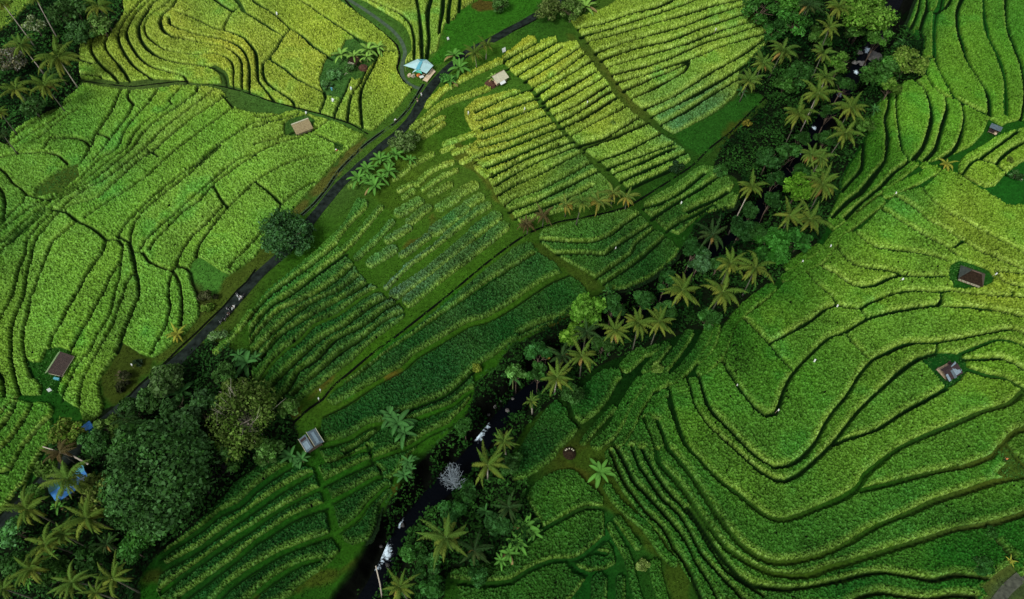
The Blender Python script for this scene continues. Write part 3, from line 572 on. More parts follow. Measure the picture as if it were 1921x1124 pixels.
for fi, f in enumerate(FIELDS):
    lab = label_components(core & (FID == fi))
    cnt = np.bincount(lab[lab >= 0]) if (lab >= 0).any() else []
    good = {i for i, c_ in enumerate(cnt) if c_*RES*RES > 3.0}
    small = np.isin(lab, [i for i, c_ in enumerate(cnt) if 0 < c_ and i not in good]); lab[small] = -1
    for _ in range(3):      # grow the rim
        for sh in ((0, 1), (0, -1), (1, 0), (-1, 0)):
            nb = np.roll(lab, sh, (0, 1)); m = (lab < 0) & (nb >= 0) & (FF <= 0.15); lab[m] = nb[m]
    ids = [i for i in np.unique(lab) if i >= 0]
    if not ids: continue
    f['root'] = root = empty('rice_field'); tag(root, f['label'], 'rice field')
    f['n'] = len(ids); npaddy += len(ids)
    rr = np.random.default_rng(100+fi)
    js_, is_ = np.where(lab >= 0); order = np.argsort(lab[js_, is_], kind='stable'); js_, is_ = js_[order], is_[order]; ll = lab[js_, is_]
    starts = np.searchsorted(ll, ids); ends = np.searchsorted(ll, ids, side='right')
    for cid, a, b in zip(ids, starts, ends):
        j0, j1, i0, i1 = js_[a:b].min(), min(js_[a:b].max()+1, NY-1), is_[a:b].min(), min(is_[a:b].max()+1, NX-1)
        sub = np.zeros((j1-j0+1, i1-i0+1), bool); sub[js_[a:b]-j0, is_[a:b]-i0] = True
        q = sub[:-1, :-1] | sub[1:, 1:] | sub[:-1, 1:] | sub[1:, :-1]
        nyq, nxq = sub.shape; ix = np.arange(nyq*nxq).reshape(nyq, nxq)
        Fq = np.stack([ix[:-1, :-1], ix[:-1, 1:], ix[1:, 1:], ix[1:, :-1]], -1)[q]
        us = np.unique(Fq); rm = -np.ones(nyq*nxq, np.int64); rm[us] = np.arange(len(us))
        sl = (slice(j0, j1+1), slice(i0, i1+1))
        jx = (rr.random(3)-0.5)
        V = np.stack([GX[sl]+(N05[sl]-0.5)*0.12, GY[sl]+(NR[sl]-0.5)*0.12, ZR[sl]], -1).reshape(-1, 3)[us]
        base = CROPC[sl].reshape(-1, 3)[us]*(1+0.20*jx[0]); base = base*np.array([1+0.16*jx[1], 1, 1+0.2*jx[2]])
        lum = base[:, 1:2]
        yel = np.concatenate([lum*0.98+0.018, lum*1.24+0.064, lum*0.18+0.006], 1)
        e = (EB[sl].reshape(-1, 1)[us])*(0.50+0.45*rr.random())*(0.25 if 'broad sweep' in f['label'] else 0.6 if 'yellow-green curving' in f['label'] else 1.0)*np.clip(0.75+0.9*(N3[sl].reshape(-1, 1)[us]-0.3), 0.35, 1)
        col = base*(1-e)+yel*e
        n9 = N9[sl].reshape(-1, 1)[us]; n1 = N1[sl].reshape(-1, 1)[us]; nr = NR[sl].reshape(-1, 1)[us]; n3 = N3[sl].reshape(-1, 1)[us]
        ns = NS[sl].reshape(-1, 1)[us]; v = (0.80*nr+0.36*ns)/1.16; v = v+0.10*(n1-0.5)
        dk = np.clip(0.55-v, 0, 0.55)/0.55; br = np.clip(v-0.55, 0, 0.5)/0.5
        col = col*(0.05+1.80*v**1.12+0.40*(n9-0.4)+0.22*(n3-0.5))*np.concatenate([1-0.45*dk+0.05*br, 1-0.10*dk, 1-0.85*dk+0.9*br], 1)
        pale = np.clip((NR[sl].reshape(-1, 1)[us]-0.86)*6, 0, 1)*0.5; col = col+pale*np.array([0.028, 0.040, 0.012])
        sb = S[sl].reshape(-1, 1)[us]+(nr-0.5)*0.25; bk = np.clip((sb-0.14)/0.36, 0, 1)      # shade at the stem bases, painted dark onto the lower rim
        col = col*bk+RIM_SHADE*(0.6+0.8*nr)*(1-bk)
        patchy = np.clip((N9[sl].reshape(-1, 1)[us]-0.62)*4, 0, 1)*np.clip((n3-0.35)*2.5, 0, 1)*0.7
        col = col*(1-patchy)+col*np.array([0.5, 0.80, 0.9])*patchy
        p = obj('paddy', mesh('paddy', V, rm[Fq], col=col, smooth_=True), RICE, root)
print('paddies', npaddy, [f.get('n') for f in FIELDS])
# ---------------------------------------------------------------- VEGETATION
def quads(cs, us, vs):
    """leaf quads: centres, half axes -> verts (4n,3)"""
    V = np.stack([cs-us-vs, cs+us-vs*0.4, cs+us*0.2+vs, cs-us*0.9+vs*0.7], 1).reshape(-1, 3)
    F = np.arange(len(V)).reshape(-1, 4); return V, F
def unit(v): return v/np.maximum(np.linalg.norm(v, axis=-1, keepdims=True), 1e-6)
def tube(pts, rad, sides=6):
    pts = [np.array(p, float) for p in pts]; V = []; F = []
    for i, p in enumerate(pts):
        t = pts[min(i+1, len(pts)-1)]-pts[max(i-1, 0)]; t = t/max(np.linalg.norm(t), 1e-6)
        a = np.cross(t, [0.3, 1, 0.1]); a /= max(np.linalg.norm(a), 1e-6); b = np.cross(t, a)
        for k in range(sides):
            an = 2*math.pi*k/sides; V.append(p+(a*math.cos(an)+b*math.sin(an))*rad[i])
    for i in range(len(pts)-1):
        for k in range(sides):
            k2 = (k+1) % sides; F.append((i*sides+k, i*sides+k2, (i+1)*sides+k2, (i+1)*sides+k))
    F.append(tuple(range(sides))[::-1]); F.append(tuple((len(pts)-1)*sides+k for k in range(sides)))
    return V, F
def join(parts):
    V = []; F = []
    for v, f in parts:
        n = len(V); V += list(v); F += [tuple(n+i for i in q) for q in f]
    return V, F

def palm_crown(seed, n=None, L=4.9, c0=(0.040, 0.085, 0.012), c1=(0.105, 0.135, 0.020), droop=1.0):
    r = np.random.default_rng(seed); Vs = []; Fs = []; Cs = []; n0 = 0
    c0 = np.array(c0); c1 = np.array(c1); K = 15; n = n or int(r.integers(15, 23))
    for i in range(n):
        lev = i/(n-1)                      # 0 youngest (upright) .. 1 oldest (hanging)
        az = i*2.399+r.normal()*0.28; el = math.radians(66-88*lev+r.normal()*6); ln = L*(0.72+0.30*math.sin(math.pi*min(1, lev+0.25)))*(0.75+0.4*r.random())
        ts = np.linspace(0, 1, K+1); pos = [np.zeros(3)]; cur = el; bend = r.normal()*0.35; el = el+r.normal()*0.08; dro = droop*(0.85+0.45*r.random())
        for k in range(K):
            cur = el-(dro*(1.2+0.35*lev))*(ts[k+1]**1.3)
            cur = max(cur, -1.5); aa = az+bend*ts[k+1]; pos.append(pos[-1]+np.array([math.cos(aa)*math.cos(cur), math.sin(aa)*math.cos(cur), math.sin(cur)])*ln/K)
        pos = np.array(pos); side = np.array([-math.sin(az+bend*0.5), math.cos(az+bend*0.5), 0.0]); tone = r.normal()*0.10
        col = (c0*(1-lev**1.6)+c1*lev**1.6)*(1+tone)
        if lev > 0.86 and r.random() < 0.35: col = np.array([0.16, 0.11, 0.03])*(0.8+0.4*r.random())
        # rachis
        w = 0.07*(1-ts)+0.015
        A = np.concatenate([pos+side*w[:, None], pos-side*w[:, None]]); m = K+1
        Vs.append(A); Fs.append(np.array([[k, k+1, m+k+1, m+k] for k in range(K)])+n0); Cs.append(np.tile(col*1.3+0.008, (len(A), 1))); n0 += len(A)
        # leaflets, three per step and side
        for sgn in (1, -1):
            for k in np.arange(1.6, K, 0.45):
                a = int(k); fr = k-a; p = pos[a]*(1-fr)+pos[min(a+1, K)]*fr; t = unit(pos[min(a+1, K)]-pos[a]); s = k/K
                ll = 0.80*math.sin(math.pi*(0.12+0.86*s)**0.8)*(0.85+0.3*r.random())*(L/4.9)
                upv = np.cross(t, side)*-1; upv = upv if upv[2] > 0 else -upv
                dr = unit(side*sgn*0.9+t*(0.5+0.5*s)+upv*0.12+r.normal(size=3)*0.10); mid = p+dr*ll*0.5; tip = p+unit(dr+np.array([0, 0, -1.1-0.5*r.random()]))*ll*0.98
                if r.random() < 0.06: continue
                wd_ = t*0.066
                A = np.stack([p-wd_*0.7, p+wd_*0.7, mid+wd_, mid-wd_, tip+wd_*0.25, tip-wd_*0.25])
                Vs.append(A); Fs.append(np.array([[0, 1, 2, 3], [3, 2, 4, 5]])+n0); Cs.append(np.tile(col*(0.8+0.4*r.random()), (6, 1))); n0 += 6
    V = np.concatenate(Vs); F = np.concatenate(Fs); Cc = np.concatenate(Cs)
    return mesh('crown', V, F, col=Cc)
def nuts_mesh(seed):
    r = random.Random(seed); bm = bmesh.new()
    for k in range(7):
        a = k*0.9; m = Matrix.Translation((math.cos(a)*0.32, math.sin(a)*0.32, -0.35-r.random()*0.25))
        bmesh.ops.create_icosphere(bm, subdivisions=1, radius=0.17, matrix=m)
    me = bpy.data.meshes.new('coconuts'); bm.to_mesh(me); bm.free(); me.materials.append(NUT); return me
NUT = mat_plain('coconut_husk', (0.16, 0.15, 0.035), 0.7, 4, 0.3)
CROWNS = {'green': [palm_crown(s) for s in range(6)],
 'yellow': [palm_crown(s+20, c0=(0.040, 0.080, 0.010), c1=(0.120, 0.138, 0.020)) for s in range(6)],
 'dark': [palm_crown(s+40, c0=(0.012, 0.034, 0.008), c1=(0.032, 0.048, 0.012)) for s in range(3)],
 'orange': [palm_crown(s+60, n=16, c0=(0.06, 0.11, 0.018), c1=(0.20, 0.135, 0.022)) for s in range(3)],
 'brown': [palm_crown(s+80, n=14, c0=(0.045, 0.040, 0.014), c1=(0.060, 0.040, 0.015)) for s in range(2)],
 'gold': [palm_crown(s+90, n=16, c0=(0.17, 0.20, 0.025), c1=(0.22, 0.19, 0.025)) for s in range(2)]}
NUTS = [nuts_mesh(3)]
kcount = {}
def palm(x, y, dia, kind='green', label='', h=None, group=None, lean=None):
    """x, y, dia: crown as seen in the photo"""
    h = h if h is not None else {'green': 11.0, 'yellow': 11.0, 'dark': 9.0, 'orange': 5.5, 'brown': 4.5, 'gold': 2.0}[kind]
    r = random.Random(int(x*31+y*17)); X, Y, Z = G0(x, y, h); d = Y*cP+(CAMH-Z)*sP; rad = dia*0.5*d/FPX*1.06
    lx, ly = lean or (r.uniform(-0.9, 0.9), r.uniform(-0.9, 0.9)); bx, by = X+lx*h/11, Y+ly*h/11; zb = zg(bx, by)-0.3
    t = empty('palm_tree', (bx, by, zb)); tag(t, label, 'palm tree', group)
    top = np.array([X-bx, Y-by, Z-zb]); pts = [(0, 0, 0), top*np.array([0.25, 0.25, 0.35]), top*np.array([0.6, 0.6, 0.7]), top]
    rs = 0.9 if h > 7 else 0.7
    V, F = tube(pts, [0.26*rs, 0.17*rs, 0.14*rs, 0.12*rs], 7); obj('trunk', mesh('trunk', V, F, smooth_=True), BARK if ('white' in label or 'pale' in label or 'bare' in label) else TBARK, t)
    cs = CROWNS[kind]; i = kcount.get(kind, 0); kcount[kind] = i+1
    c = obj('crown', cs[i % len(cs)], LEAF, t); c.location = top; s = rad/4.55; c.scale = (s, s, s); c.rotation_euler = (r.gauss(0, 0.12), r.gauss(0, 0.12), r.uniform(0, 6.28))
    if h > 7 and kind != 'brown':
        q = obj('coconuts', NUTS[0], None, t); q.location = top; q.scale = (s, s, s)
    return t

def crown_mesh(seed, rx, ry, rz, lobes, leaves, ls, col, colvar=0.25, blotch=None, gap=0.25):
    """uneven crown: leaf clumps spread through many lobes"""
    r = np.random.default_rng(seed); col = np.array(col)
    a = r.random(lobes)*6.28; u = r.random(lobes); el = np.arcsin(np.clip(u*1.35-0.35, -0.3, 1))
    R = 0.42+0.40*r.random(lobes)
    lc = np.stack([np.cos(a)*np.cos(el)*rx*R, np.sin(a)*np.cos(el)*ry*R, np.sin(el)*rz*R*1.1], 1)
    lr = (0.20+0.22*r.random(lobes))*(rx+ry+rz)/3*1.1; ltone = 1+colvar*r.normal(size=lobes)
    w = lr**2; pick = r.choice(lobes, leaves, p=w/w.sum())
    dirs = unit(r.normal(size=(leaves, 3))); dirs[:, 2] = np.abs(dirs[:, 2])*1.0-0.35*(r.random(leaves) < 0.3); dirs = unit(dirs)
    rad = lr[pick]*(1-gap*r.random(leaves)**1.5*1.6); noise = 1+0.22*np.sin(dirs[:, 0]*9+pick)*np.cos(dirs[:, 1]*8+pick*2)
    c = lc[pick]+dirs*(rad*noise)[:, None]*np.array([1, 1, 0.85])
    nrm = unit(dirs+r.normal(size=(leaves, 3))*0.55+np.array([0, 0, 0.35])); t1 = unit(np.cross(nrm, r.normal(size=(leaves, 3)))); t2 = np.cross(nrm, t1)
    sz = ls*(0.45+1.15*r.random(leaves)**2.2)[:, None]*1.12; V, F = quads(c, t1*sz, t2*sz*0.75)
    vv = r.random(leaves); cc = col*(ltone[pick]*(0.45+1.1*vv))[:, None]*np.stack([0.72+0.62*vv, 0.95+0.1*vv, 0.30+0.8*vv], 1)*1.05
    if blotch is not None:
        m = r.random(leaves) < blotch[0]; cc[m] = np.array(blotch[1])*(0.8+0.4*r.random(m.sum()))[:, None]
    return mesh('crown', V, F, col=np.repeat(np.clip(cc, 0.002, 1), 4, 0))
def limb_mesh(seed, h, rx, rz, r0, n=6, up=0.55):
    r = np.random.default_rng(seed); parts = [tube([(0, 0, -0.4), (r.normal()*0.1, r.normal()*0.1, h*0.45), (0, 0, h*0.8)], [r0, r0*0.75, r0*0.55], 7)]
    for k in range(n):
        a = k*6.28/n+r.normal()*0.3; z0 = h*(0.4+0.35*r.random()); e = np.array([math.cos(a)*rx*0.72, math.sin(a)*rx*0.72, h+rz*(r.random()-0.2)*0.6])
        mid = np.array([e[0]*0.45, e[1]*0.45, z0+(e[2]-z0)*0.6]); parts.append(tube([(0, 0, z0), mid, e], [r0*0.42, r0*0.26, r0*0.10], 5))
        for q in range(2):
            e2 = mid+np.array([r.normal()*rx*0.3, r.normal()*rx*0.3, rz*0.45]); parts.append(tube([mid, (mid+e2)/2+r.normal(size=3)*0.1, e2], [r0*0.2, r0*0.13, r0*0.05], 4))
    return join(parts)
def tree(x, y, dia, col, label, name='broadleaf_tree', cat='tree', h=6.0, flat=0.75, leaves=None, lobes=14, ls=0.34, group=None, blotch=None, seed=None, ry=None, bark=None, colvar=0.25, gap=0.25, r0=None):
    seed = seed if seed is not None else int(x*7+y*13); zc = h
    X, Y, Z = G0(x, y, zc); d = Y*cP+(CAMH-Z)*sP; R = dia*0.5*d/FPX*1.08; Ry = R if ry is None else ry*0.5*d/FPX*1.15
    zb = zg(X, Y); t = empty(name, (X, Y, zb)); tag(t, label, cat, group)
    hh = Z-zb; leaves = leaves or int(min(9000, 130*R*R+500)); r0 = r0 or 0.05*R+0.06
    V, F = limb_mesh(seed, hh, R, R*flat, r0); obj('trunk', mesh('trunk', V, F, smooth_=True), bark or DARKBARK, t)
    c = obj('crown', crown_mesh(seed, R, Ry, R*flat, lobes, leaves, ls, np.array(col)*np.array([0.92, 0.88, 0.75]), colvar, blotch, gap), LEAF, t); c.location = (0, 0, hh)
    return t
def shrub(x, y, dia, col, label, **k):
    k.setdefault('h', 1.0); k.setdefault('name', 'shrub'); k.setdefault('cat', 'shrub'); k.setdefault('ls', 0.24); k.setdefault('lobes', 8); k.setdefault('flat', 0.6)
    k.setdefault('leaves', int(300+60*(dia/7)**2)); k.setdefault('r0', 0.08)
    return tree(x, y, dia, col, label, **k)

# banana plants
def banana_mesh(seed, n=11, L=2.3, col=(0.040, 0.120, 0.015)):
    r = np.random.default_rng(seed); Vs = []; Fs = []; Cs = []; n0 = 0; col = np.array(col); K = 6
    for i in range(n):
        lev = i/(n-1); az = i*2.399+r.normal()*0.25; el = math.radians(75-62*lev+r.normal()*6); ln = L*(0.7+0.4*lev)*(0.9+0.2*r.random()); pos = [np.zeros(3)]
        for k in range(K):
            cur = max(el-1.25*((k+1)/K)**1.3, -1.2); pos.append(pos[-1]+np.array([math.cos(az)*math.cos(cur), math.sin(az)*math.cos(cur), math.sin(cur)])*ln/K)
        pos = np.array(pos); side = np.array([-math.sin(az), math.cos(az), 0.0]); s = np.linspace(0, 1, K+1); w = 0.27*np.array([0.10, 0.7, 1.0, 1.0, 0.9, 0.7, 0.12])*(L/2.3)*(0.85+0.3*r.random())
        A = np.concatenate([pos+side*w[:, None]+np.array([0, 0, 0.06]), pos+np.array([0, 0, -0.03]), pos-side*w[:, None]+np.array([0, 0, 0.06])]); m = K+1
        Vs.append(A); Fs.append(np.array([[k, k+1, m+k+1, m+k] for k in range(K)]+[[m+k, m+k+1, 2*m+k+1, 2*m+k] for k in range(K)])+n0)
        c_ = col*(0.8+0.4*r.random()); cl = np.tile(c_, (len(A), 1)); cl[m:2*m] = c_*1.4+0.008
        if lev > 0.9 and r.random() < 0.4: cl[:] = (0.16, 0.13, 0.05)
        Cs.append(cl); n0 += len(A)
    return mesh('leaves', np.concatenate(Vs), np.concatenate(Fs), col=np.concatenate(Cs))
BAN = [banana_mesh(s) for s in range(4)]; BANY = [banana_mesh(s+9, col=(0.085, 0.17, 0.025)) for s in range(2)]; BAND = [banana_mesh(s+15, col=(0.020, 0.072, 0.014)) for s in range(2)]
def banana(x, y, dia, label, kind='b', group=None, h=1.7):
    X, Y, Z = G0(x, y, h); d = Y*cP+(CAMH-Z)*sP; R = dia*0.5*d/FPX*1.15; zb = zg(X, Y)
    t = empty('banana_plant', (X, Y, zb)); tag(t, label, 'banana plant', group); hh = Z-zb
    V, F = tube([(0, 0, -0.2), (0.03, 0, hh*0.5), (0, 0, hh)], [0.16, 0.13, 0.08], 6); obj('stem', mesh('stem', V, F), STEM, t)
    ms = {'b': BAN, 'y': BANY, 'd': BAND}[kind]; c = obj('leaves', ms[int(x+y) % len(ms)], LEAF, t); c.location = (0, 0, hh); s = R/1.95; c.scale = (s, s, s); c.rotation_euler = (0, 0, (x*3.7+y) % 6.28)
    return t
STEM = mat_plain('banana_stem', (0.12, 0.16, 0.05), 0.7, 3, 0.3)

TBARK = mat_plain('grey_palm_bark', (0.075, 0.075, 0.05), 0.9, 3, 0.3)
# --- palms --------------------------------------------------------------
gp = 'coconut palms'
for x, y, d, k, h, l in [
 (108,108,92,'yellow',11,'largest palm of the upper-left grove, yellowish fronds and two pale stems below it'),
 (185,12,68,'yellow',10,'yellow-tipped palm at the top edge, right end of the upper-left grove'),
 (40,85,64,'green',11,'dim green palm between the long bare trunk and the grey bush at the left edge'),
 (84,160,70,'yellow',11,'yellow-fronded palm nearest the rice plots at the foot of the upper-left grove'),
 (30,168,68,'yellow',11,'yellow-brown palm beside the left edge, below the grey bush'),
 (4,6,50,'yellow',17,'tall palm in the very upper-left corner with a long bare white trunk'),
 (66,-6,40,'green',15,'tall palm cut by the top edge, its pale trunk leaning over the grove'),
 (0,210,40,'yellow',9,'palm half cut by the left edge, lowest in the upper-left grove'),
 (4,250,30,'dark',8,'small dim palm at the left edge just above the rice plots'),
 (890,99,46,'yellow',5.5,'small pale palm beside the road, left of the cream-roofed hut'),
 (913,84,44,'yellow',5.5,'small pale palm beside the road, behind the one nearest the cream-roofed hut'),
 (1518,10,58,'dark',11,'dark palm at the top edge of the gorge wood, left of its lighter neighbour'),
 (1573,14,58,'yellow',12,'palm at the top edge of the gorge wood with hanging yellow fronds'),
 (1556,52,56,'yellow',12,'palm with broad fronds beside the bright leafy tree at the top of the gorge'),
 (1468,96,68,'green',11,'olive palm on the outer edge of the gorge wood, next to the long rice rows'),
 (1543,100,52,'green',11,'palm left of the grey river boulders, upper part of the gorge'),
 (1549,146,58,'green',11,'palm just left of the white water below the river boulders'),
 (1534,176,74,'yellow',11,'star-shaped olive palm above the small white rapids in the upper gorge'),
 (1499,214,76,'yellow',11,'broad palm left of the dark blue river pool in the upper gorge'),
 (1597,202,70,'yellow',11,'palm right of the river, nearest the narrow upper-right rice strips'),
 (1586,250,76,'yellow',11,'star-shaped palm right of the river, below the one nearest the narrow rice strips'),
 (1522,290,56,'green',10,'low green palm in the middle of the upper gorge, between two broad palms'),
 (1543,346,80,'yellow',11,'palm with hanging golden fronds beside the bright round tree'),
 (1541,296,58,'green',10,'palm just above the one with hanging golden fronds'),
 (1481,404,72,'yellow',11,'left one of the two palms standing together below the bright round tree'),
 (1518,412,84,'yellow',11,'right one of the two palms standing together below the bright round tree'),
 (1405,152,60,'green',8,'thin-fronded palm by the blue-green rice strip'),
 (1431,118,54,'green',9,'thin-fronded palm between the rice rows and the gorge wood'),
 (1410,350,70,'yellow',14,'solitary palm with a long white trunk bent over the dark gorge'),
 (1337,440,76,'dark',11,'very dark palm in deep gorge shade, nearest the end of the ditch footpath'),
 (1280,545,84,'yellow',11,'palm left of the biggest crown in the middle gorge'),
 (1356,548,96,'yellow',11,'widest palm crown in the middle gorge'),
 (1369,494,74,'yellow',11,'palm just behind the widest crown of the middle gorge'),
 (1417,503,90,'yellow',12,'palm right of the widest crown, nearest the hillside terraces'),
 (1154,620,72,'yellow',12,'palm with short white trunk, leftmost of three in a row over the gorge'),
 (1197,606,76,'yellow',12,'middle palm of the three in a row over the gorge'),
 (1236,604,76,'yellow',12,'rightmost palm of the three in a row over the gorge'),
 (1100,622,64,'dark',10,'dim green palm left of the three in a row over the gorge'),
 (1091,668,76,'yellow',11,'palm below the dim green one, with one orange frond'),
 (1054,668,60,'dark',10,'dim palm half hidden behind the star-shaped one above the river'),
 (1045,708,80,'yellow',11,'star-shaped palm above the river with a white trunk in its middle'),
 (997,752,38,'green',8,'thin young palm with a white stem beside the river pool'),
 (945,828,60,'green',9,'green palm right of the white rapids'),
 (915,872,96,'yellow',12,'large olive palm over the dark gorge below the white rapids'),
 (837,1010,112,'green',12,'largest palm at the bottom of the gorge, star-shaped with about twelve fronds'),
 (890,1032,80,'dark',9,'dim palm behind the large star-shaped one at the bottom of the gorge'),
 (955,952,66,'dark',9,'dim palm among bananas between the gorge and the rounded rice plot'),
 (750,1102,76,'yellow',11,'palm at the bottom edge beside the thin leaning trunk'),
 (127,900,104,'green',11,'palm whose fronds lie across the blue and turquoise roofs'),
 (50,955,96,'yellow',11,'olive palm at the left edge beside the blue-roofed house'),
 (162,972,100,'yellow',11,'palm with bright yellow hanging fronds below the blue-roofed house'),
 (85,1020,88,'yellow',11,'palm below the olive one at the left edge, lower-left wood'),
 (118,1003,70,'green',10,'palm between the bright yellow one and the left edge, lower-left wood'),
 (58,1068,80,'yellow',10,'palm with broad dull fronds low in the lower-left wood'),
 (135,1092,82,'green',10,'green palm at the bottom edge in the lower-left wood'),
 (212,1085,84,'yellow',11,'yellow-tipped palm at the right end of the lower-left wood'),
 (180,1112,60,'yellow',9,'golden palm at the bottom edge of the lower-left wood'),
 (6,1104,60,'green',10,'palm cut by the lower-left corner'),
 (112,848,72,'brown',7,'withered brown palm above the blue-roofed house'),
 (200,1020,50,'dark',7,'small dim palm right of the bright yellow one in the lower-left wood'),
 (235,785,60,'dark',6,'dark palm standing at the lower end of the bare clearing')]:
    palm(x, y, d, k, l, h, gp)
for x, y, d, k, l in [
 (1062,384,52,'orange','leftmost bright palm of the row by the black ditch, orange lower fronds'),
 (1093,380,50,'green','second bright palm of the row by the black ditch'),
 (1122,378,62,'orange','palm with a stout brown trunk in the row by the black ditch'),
 (1150,362,56,'orange','palm right of the one with the stout brown trunk, by the black ditch'),
 (1175,370,52,'orange','palm at the right end of the row by the black ditch, orange fronds'),
 (1020,404,52,'brown','dull brown palm left of the bright row by the black ditch'),
 (988,420,52,'brown','withered brown palm at the left end of the row by the black ditch')]:
    palm(x, y, d, k, l, None, 'low palms in a row along the ditch')
palm(332, 627, 46, 'gold', 'small bright yellow palm beside the road, at the tip of the rice plots', 1.8)
palm(1775, 308, 36, 'gold', 'small pale yellow palm at the top of the hillside terraces', 1.6)
palm(1895, 1052, 24, 'gold', 'tiny pale yellow palm beside the grey track in the lower-right corner', 1.0)

# --- trees ----------------------------------------------------------------
G1 = (0.030, 0.085, 0.022)
tree(535, 444, 92, (0.020, 0.065, 0.028), 'round dark green tree leaning over the road', h=4.5, flat=0.8, leaves=8000, lobes=34, ls=0.26, gap=0.35, colvar=0.35)
tree(305, 895, 190, (0.021, 0.068, 0.024), 'huge dull green tree between the lower-left wood and the rice strips', h=9, flat=0.62, leaves=26000, lobes=80, ls=0.31, ry=205, colvar=0.35, gap=0.45)
tree(262, 838, 100, (0.024, 0.075, 0.026), 'bluish green tree touching the upper left of the huge dull green tree', h=7, leaves=6000, lobes=22, ls=0.42)
tree(345, 815, 80, (0.022, 0.066, 0.026), 'dark bluish tree between the huge dull green tree and the pale open-crowned tree', h=7, leaves=4500, lobes=18, ls=0.40)
tree(462, 790, 140, (0.038, 0.078, 0.020), 'olive open-crowned tree with white branches showing, left of the grey tin hut', h=6.5, flat=0.4, leaves=7800, lobes=46, ls=0.24, bark=BARK, gap=0.8, colvar=0.35, ry=150, r0=0.35)
tree(440, 735, 70, (0.035, 0.070, 0.018), 'smaller olive tree above the open-crowned one, at the foot of the wavy rice strips', h=5, flat=0.5, leaves=2600, lobes=16, ls=0.28, bark=BARK, gap=0.6)
tree(308, 715, 76, (0.030, 0.070, 0.028), 'dull green tree hanging over the road below the bare clearing', h=5, leaves=4500, lobes=18)
tree(372, 770, 66, (0.018, 0.055, 0.022), 'dark tree in shade left of the open-crowned olive tree', h=6, leaves=3500, lobes=14, ls=0.38)
tree(410, 628, 32, (0.060, 0.130, 0.065), 'small bluish green tree beside the road near the motorbikes', h=2.5, leaves=1300, lobes=9, ls=0.24)
tree(760, 266, 52, (0.055, 0.110, 0.045), 'dull green tree beside the road above the banana clump', h=2.8, leaves=2800, lobes=14, ls=0.26)
tree(1495, 357, 60, (0.055, 0.165, 0.018), 'bright green round tree among the gorge palms', h=7, leaves=4500, lobes=16, ls=0.30)
tree(1270, 315, 28, (0.008, 0.025, 0.012), 'small almost black tree at the end of the bright rice rows', h=1.8, leaves=1300, lobes=8, ls=0.22)
tree(1622, 32, 96, (0.050, 0.130, 0.022), 'bright leafy tree above the river boulders', h=8, leaves=6500, lobes=24, ls=0.32)
tree(1648, 70, 44, (0.030, 0.095, 0.02), 'low green tree just above the largest river boulder', h=5, leaves=1800, lobes=10, ls=0.30)
tree(1700, 120, 62, (0.065, 0.130, 0.028), 'pale yellow-green tree at the gorge edge beside the upper-right rice plots', h=6, leaves=4200, lobes=16, ls=0.28)
tree(1650, 138, 66, (0.024, 0.085, 0.020), 'dark green spreading tree below the river boulders', h=5, leaves=4200, lobes=16, ls=0.30)
tree(1668, 168, 44, (0.045, 0.110, 0.020), 'green tree under the pale yellow-green one, above the narrow rice strips', h=4.5, leaves=2000, lobes=10)
tree(1452, 462, 76, (0.018, 0.090, 0.016), 'deep green tree below the two palms standing together', h=6, leaves=4500, lobes=18, ls=0.30)
tree(1500, 452, 50, (0.014, 0.072, 0.014), 'deep green tree right below the right palm of the standing pair', h=5, leaves=2300, lobes=12, ls=0.30)
tree(1098, 588, 66, (0.045, 0.135, 0.020), 'bright green tree left of the three palms in a row over the gorge', h=7, leaves=4000, lobes=16, ls=0.32)
tree(1074, 630, 44, (0.050, 0.130, 0.018), 'light green bush-like tree below the bright green one over the gorge', h=5, leaves=2000, lobes=10)
tree(1150, 575, 46, (0.016, 0.065, 0.018), 'dark tree between the bright green one and the three palms in a row', h=6, leaves=2200, lobes=10)
tree(1330, 600, 46, (0.012, 0.050, 0.012), 'dark tree under the widest palm crown of the middle gorge', h=4, leaves=2000, lobes=10)
tree(1030, 18, 56, (0.050, 0.090, 0.030), 'dull green tree at the top edge, left of the road bend', h=4, leaves=3200, lobes=16, ls=0.26)
tree(1070, 22, 50, (0.045, 0.095, 0.030), 'dull green tree at the top edge, right of the road bend', h=4, leaves=2800, lobes=14, ls=0.26)
tree(938, 8, 36, (0.035, 0.095, 0.030), 'small green tree at the top edge beside the mown grass', h=3, leaves=1500, lobes=9, ls=0.24)
tree(180, 918, 60, (0.06, 0.105, 0.03), 'pale olive tree right of the blue-roofed house', h=6, leaves=3600, lobes=18, ls=0.26, gap=0.4)
tree(185, 945, 44, (0.065, 0.115, 0.03), 'pale leafy tree just below the olive one right of the blue-roofed house', h=5, leaves=2000, lobes=12, ls=0.26, gap=0.4)
tree(28, 1000, 52, (0.035, 0.120, 0.045), 'round blue-green tree at the left edge below the palms', h=5, leaves=2800, lobes=12, ls=0.26)
tree(130, 812, 60, (0.050, 0.105, 0.020), 'yellow-green tree beside the blue box, at the end of the rice strips', h=4.5, leaves=3400, lobes=16, ls=0.28, blotch=(0.12, (0.13, 0.13, 0.03)))
tree(178, 834, 56, (0.022, 0.075, 0.025), 'dark round tree below the blue box', h=5, leaves=2800, lobes=14, ls=0.26)
tree(250, 770, 50, (0.020, 0.060, 0.022), 'dark tree at the lower end of the road', h=5, leaves=2200, lobes=12)
tree(205, 800, 44, (0.050, 0.115, 0.030), 'green tree at the end of the long rice plots, right of the blue box', h=4.5, leaves=2000, lobes=10)
tree(18, 115, 58, (0.070, 0.085, 0.058), 'grey leafless-looking bush at the left edge of the upper-left grove', h=4, leaves=2600, lobes=18, ls=0.20, gap=0.5, blotch=(0.25, (0.13, 0.14, 0.11)))
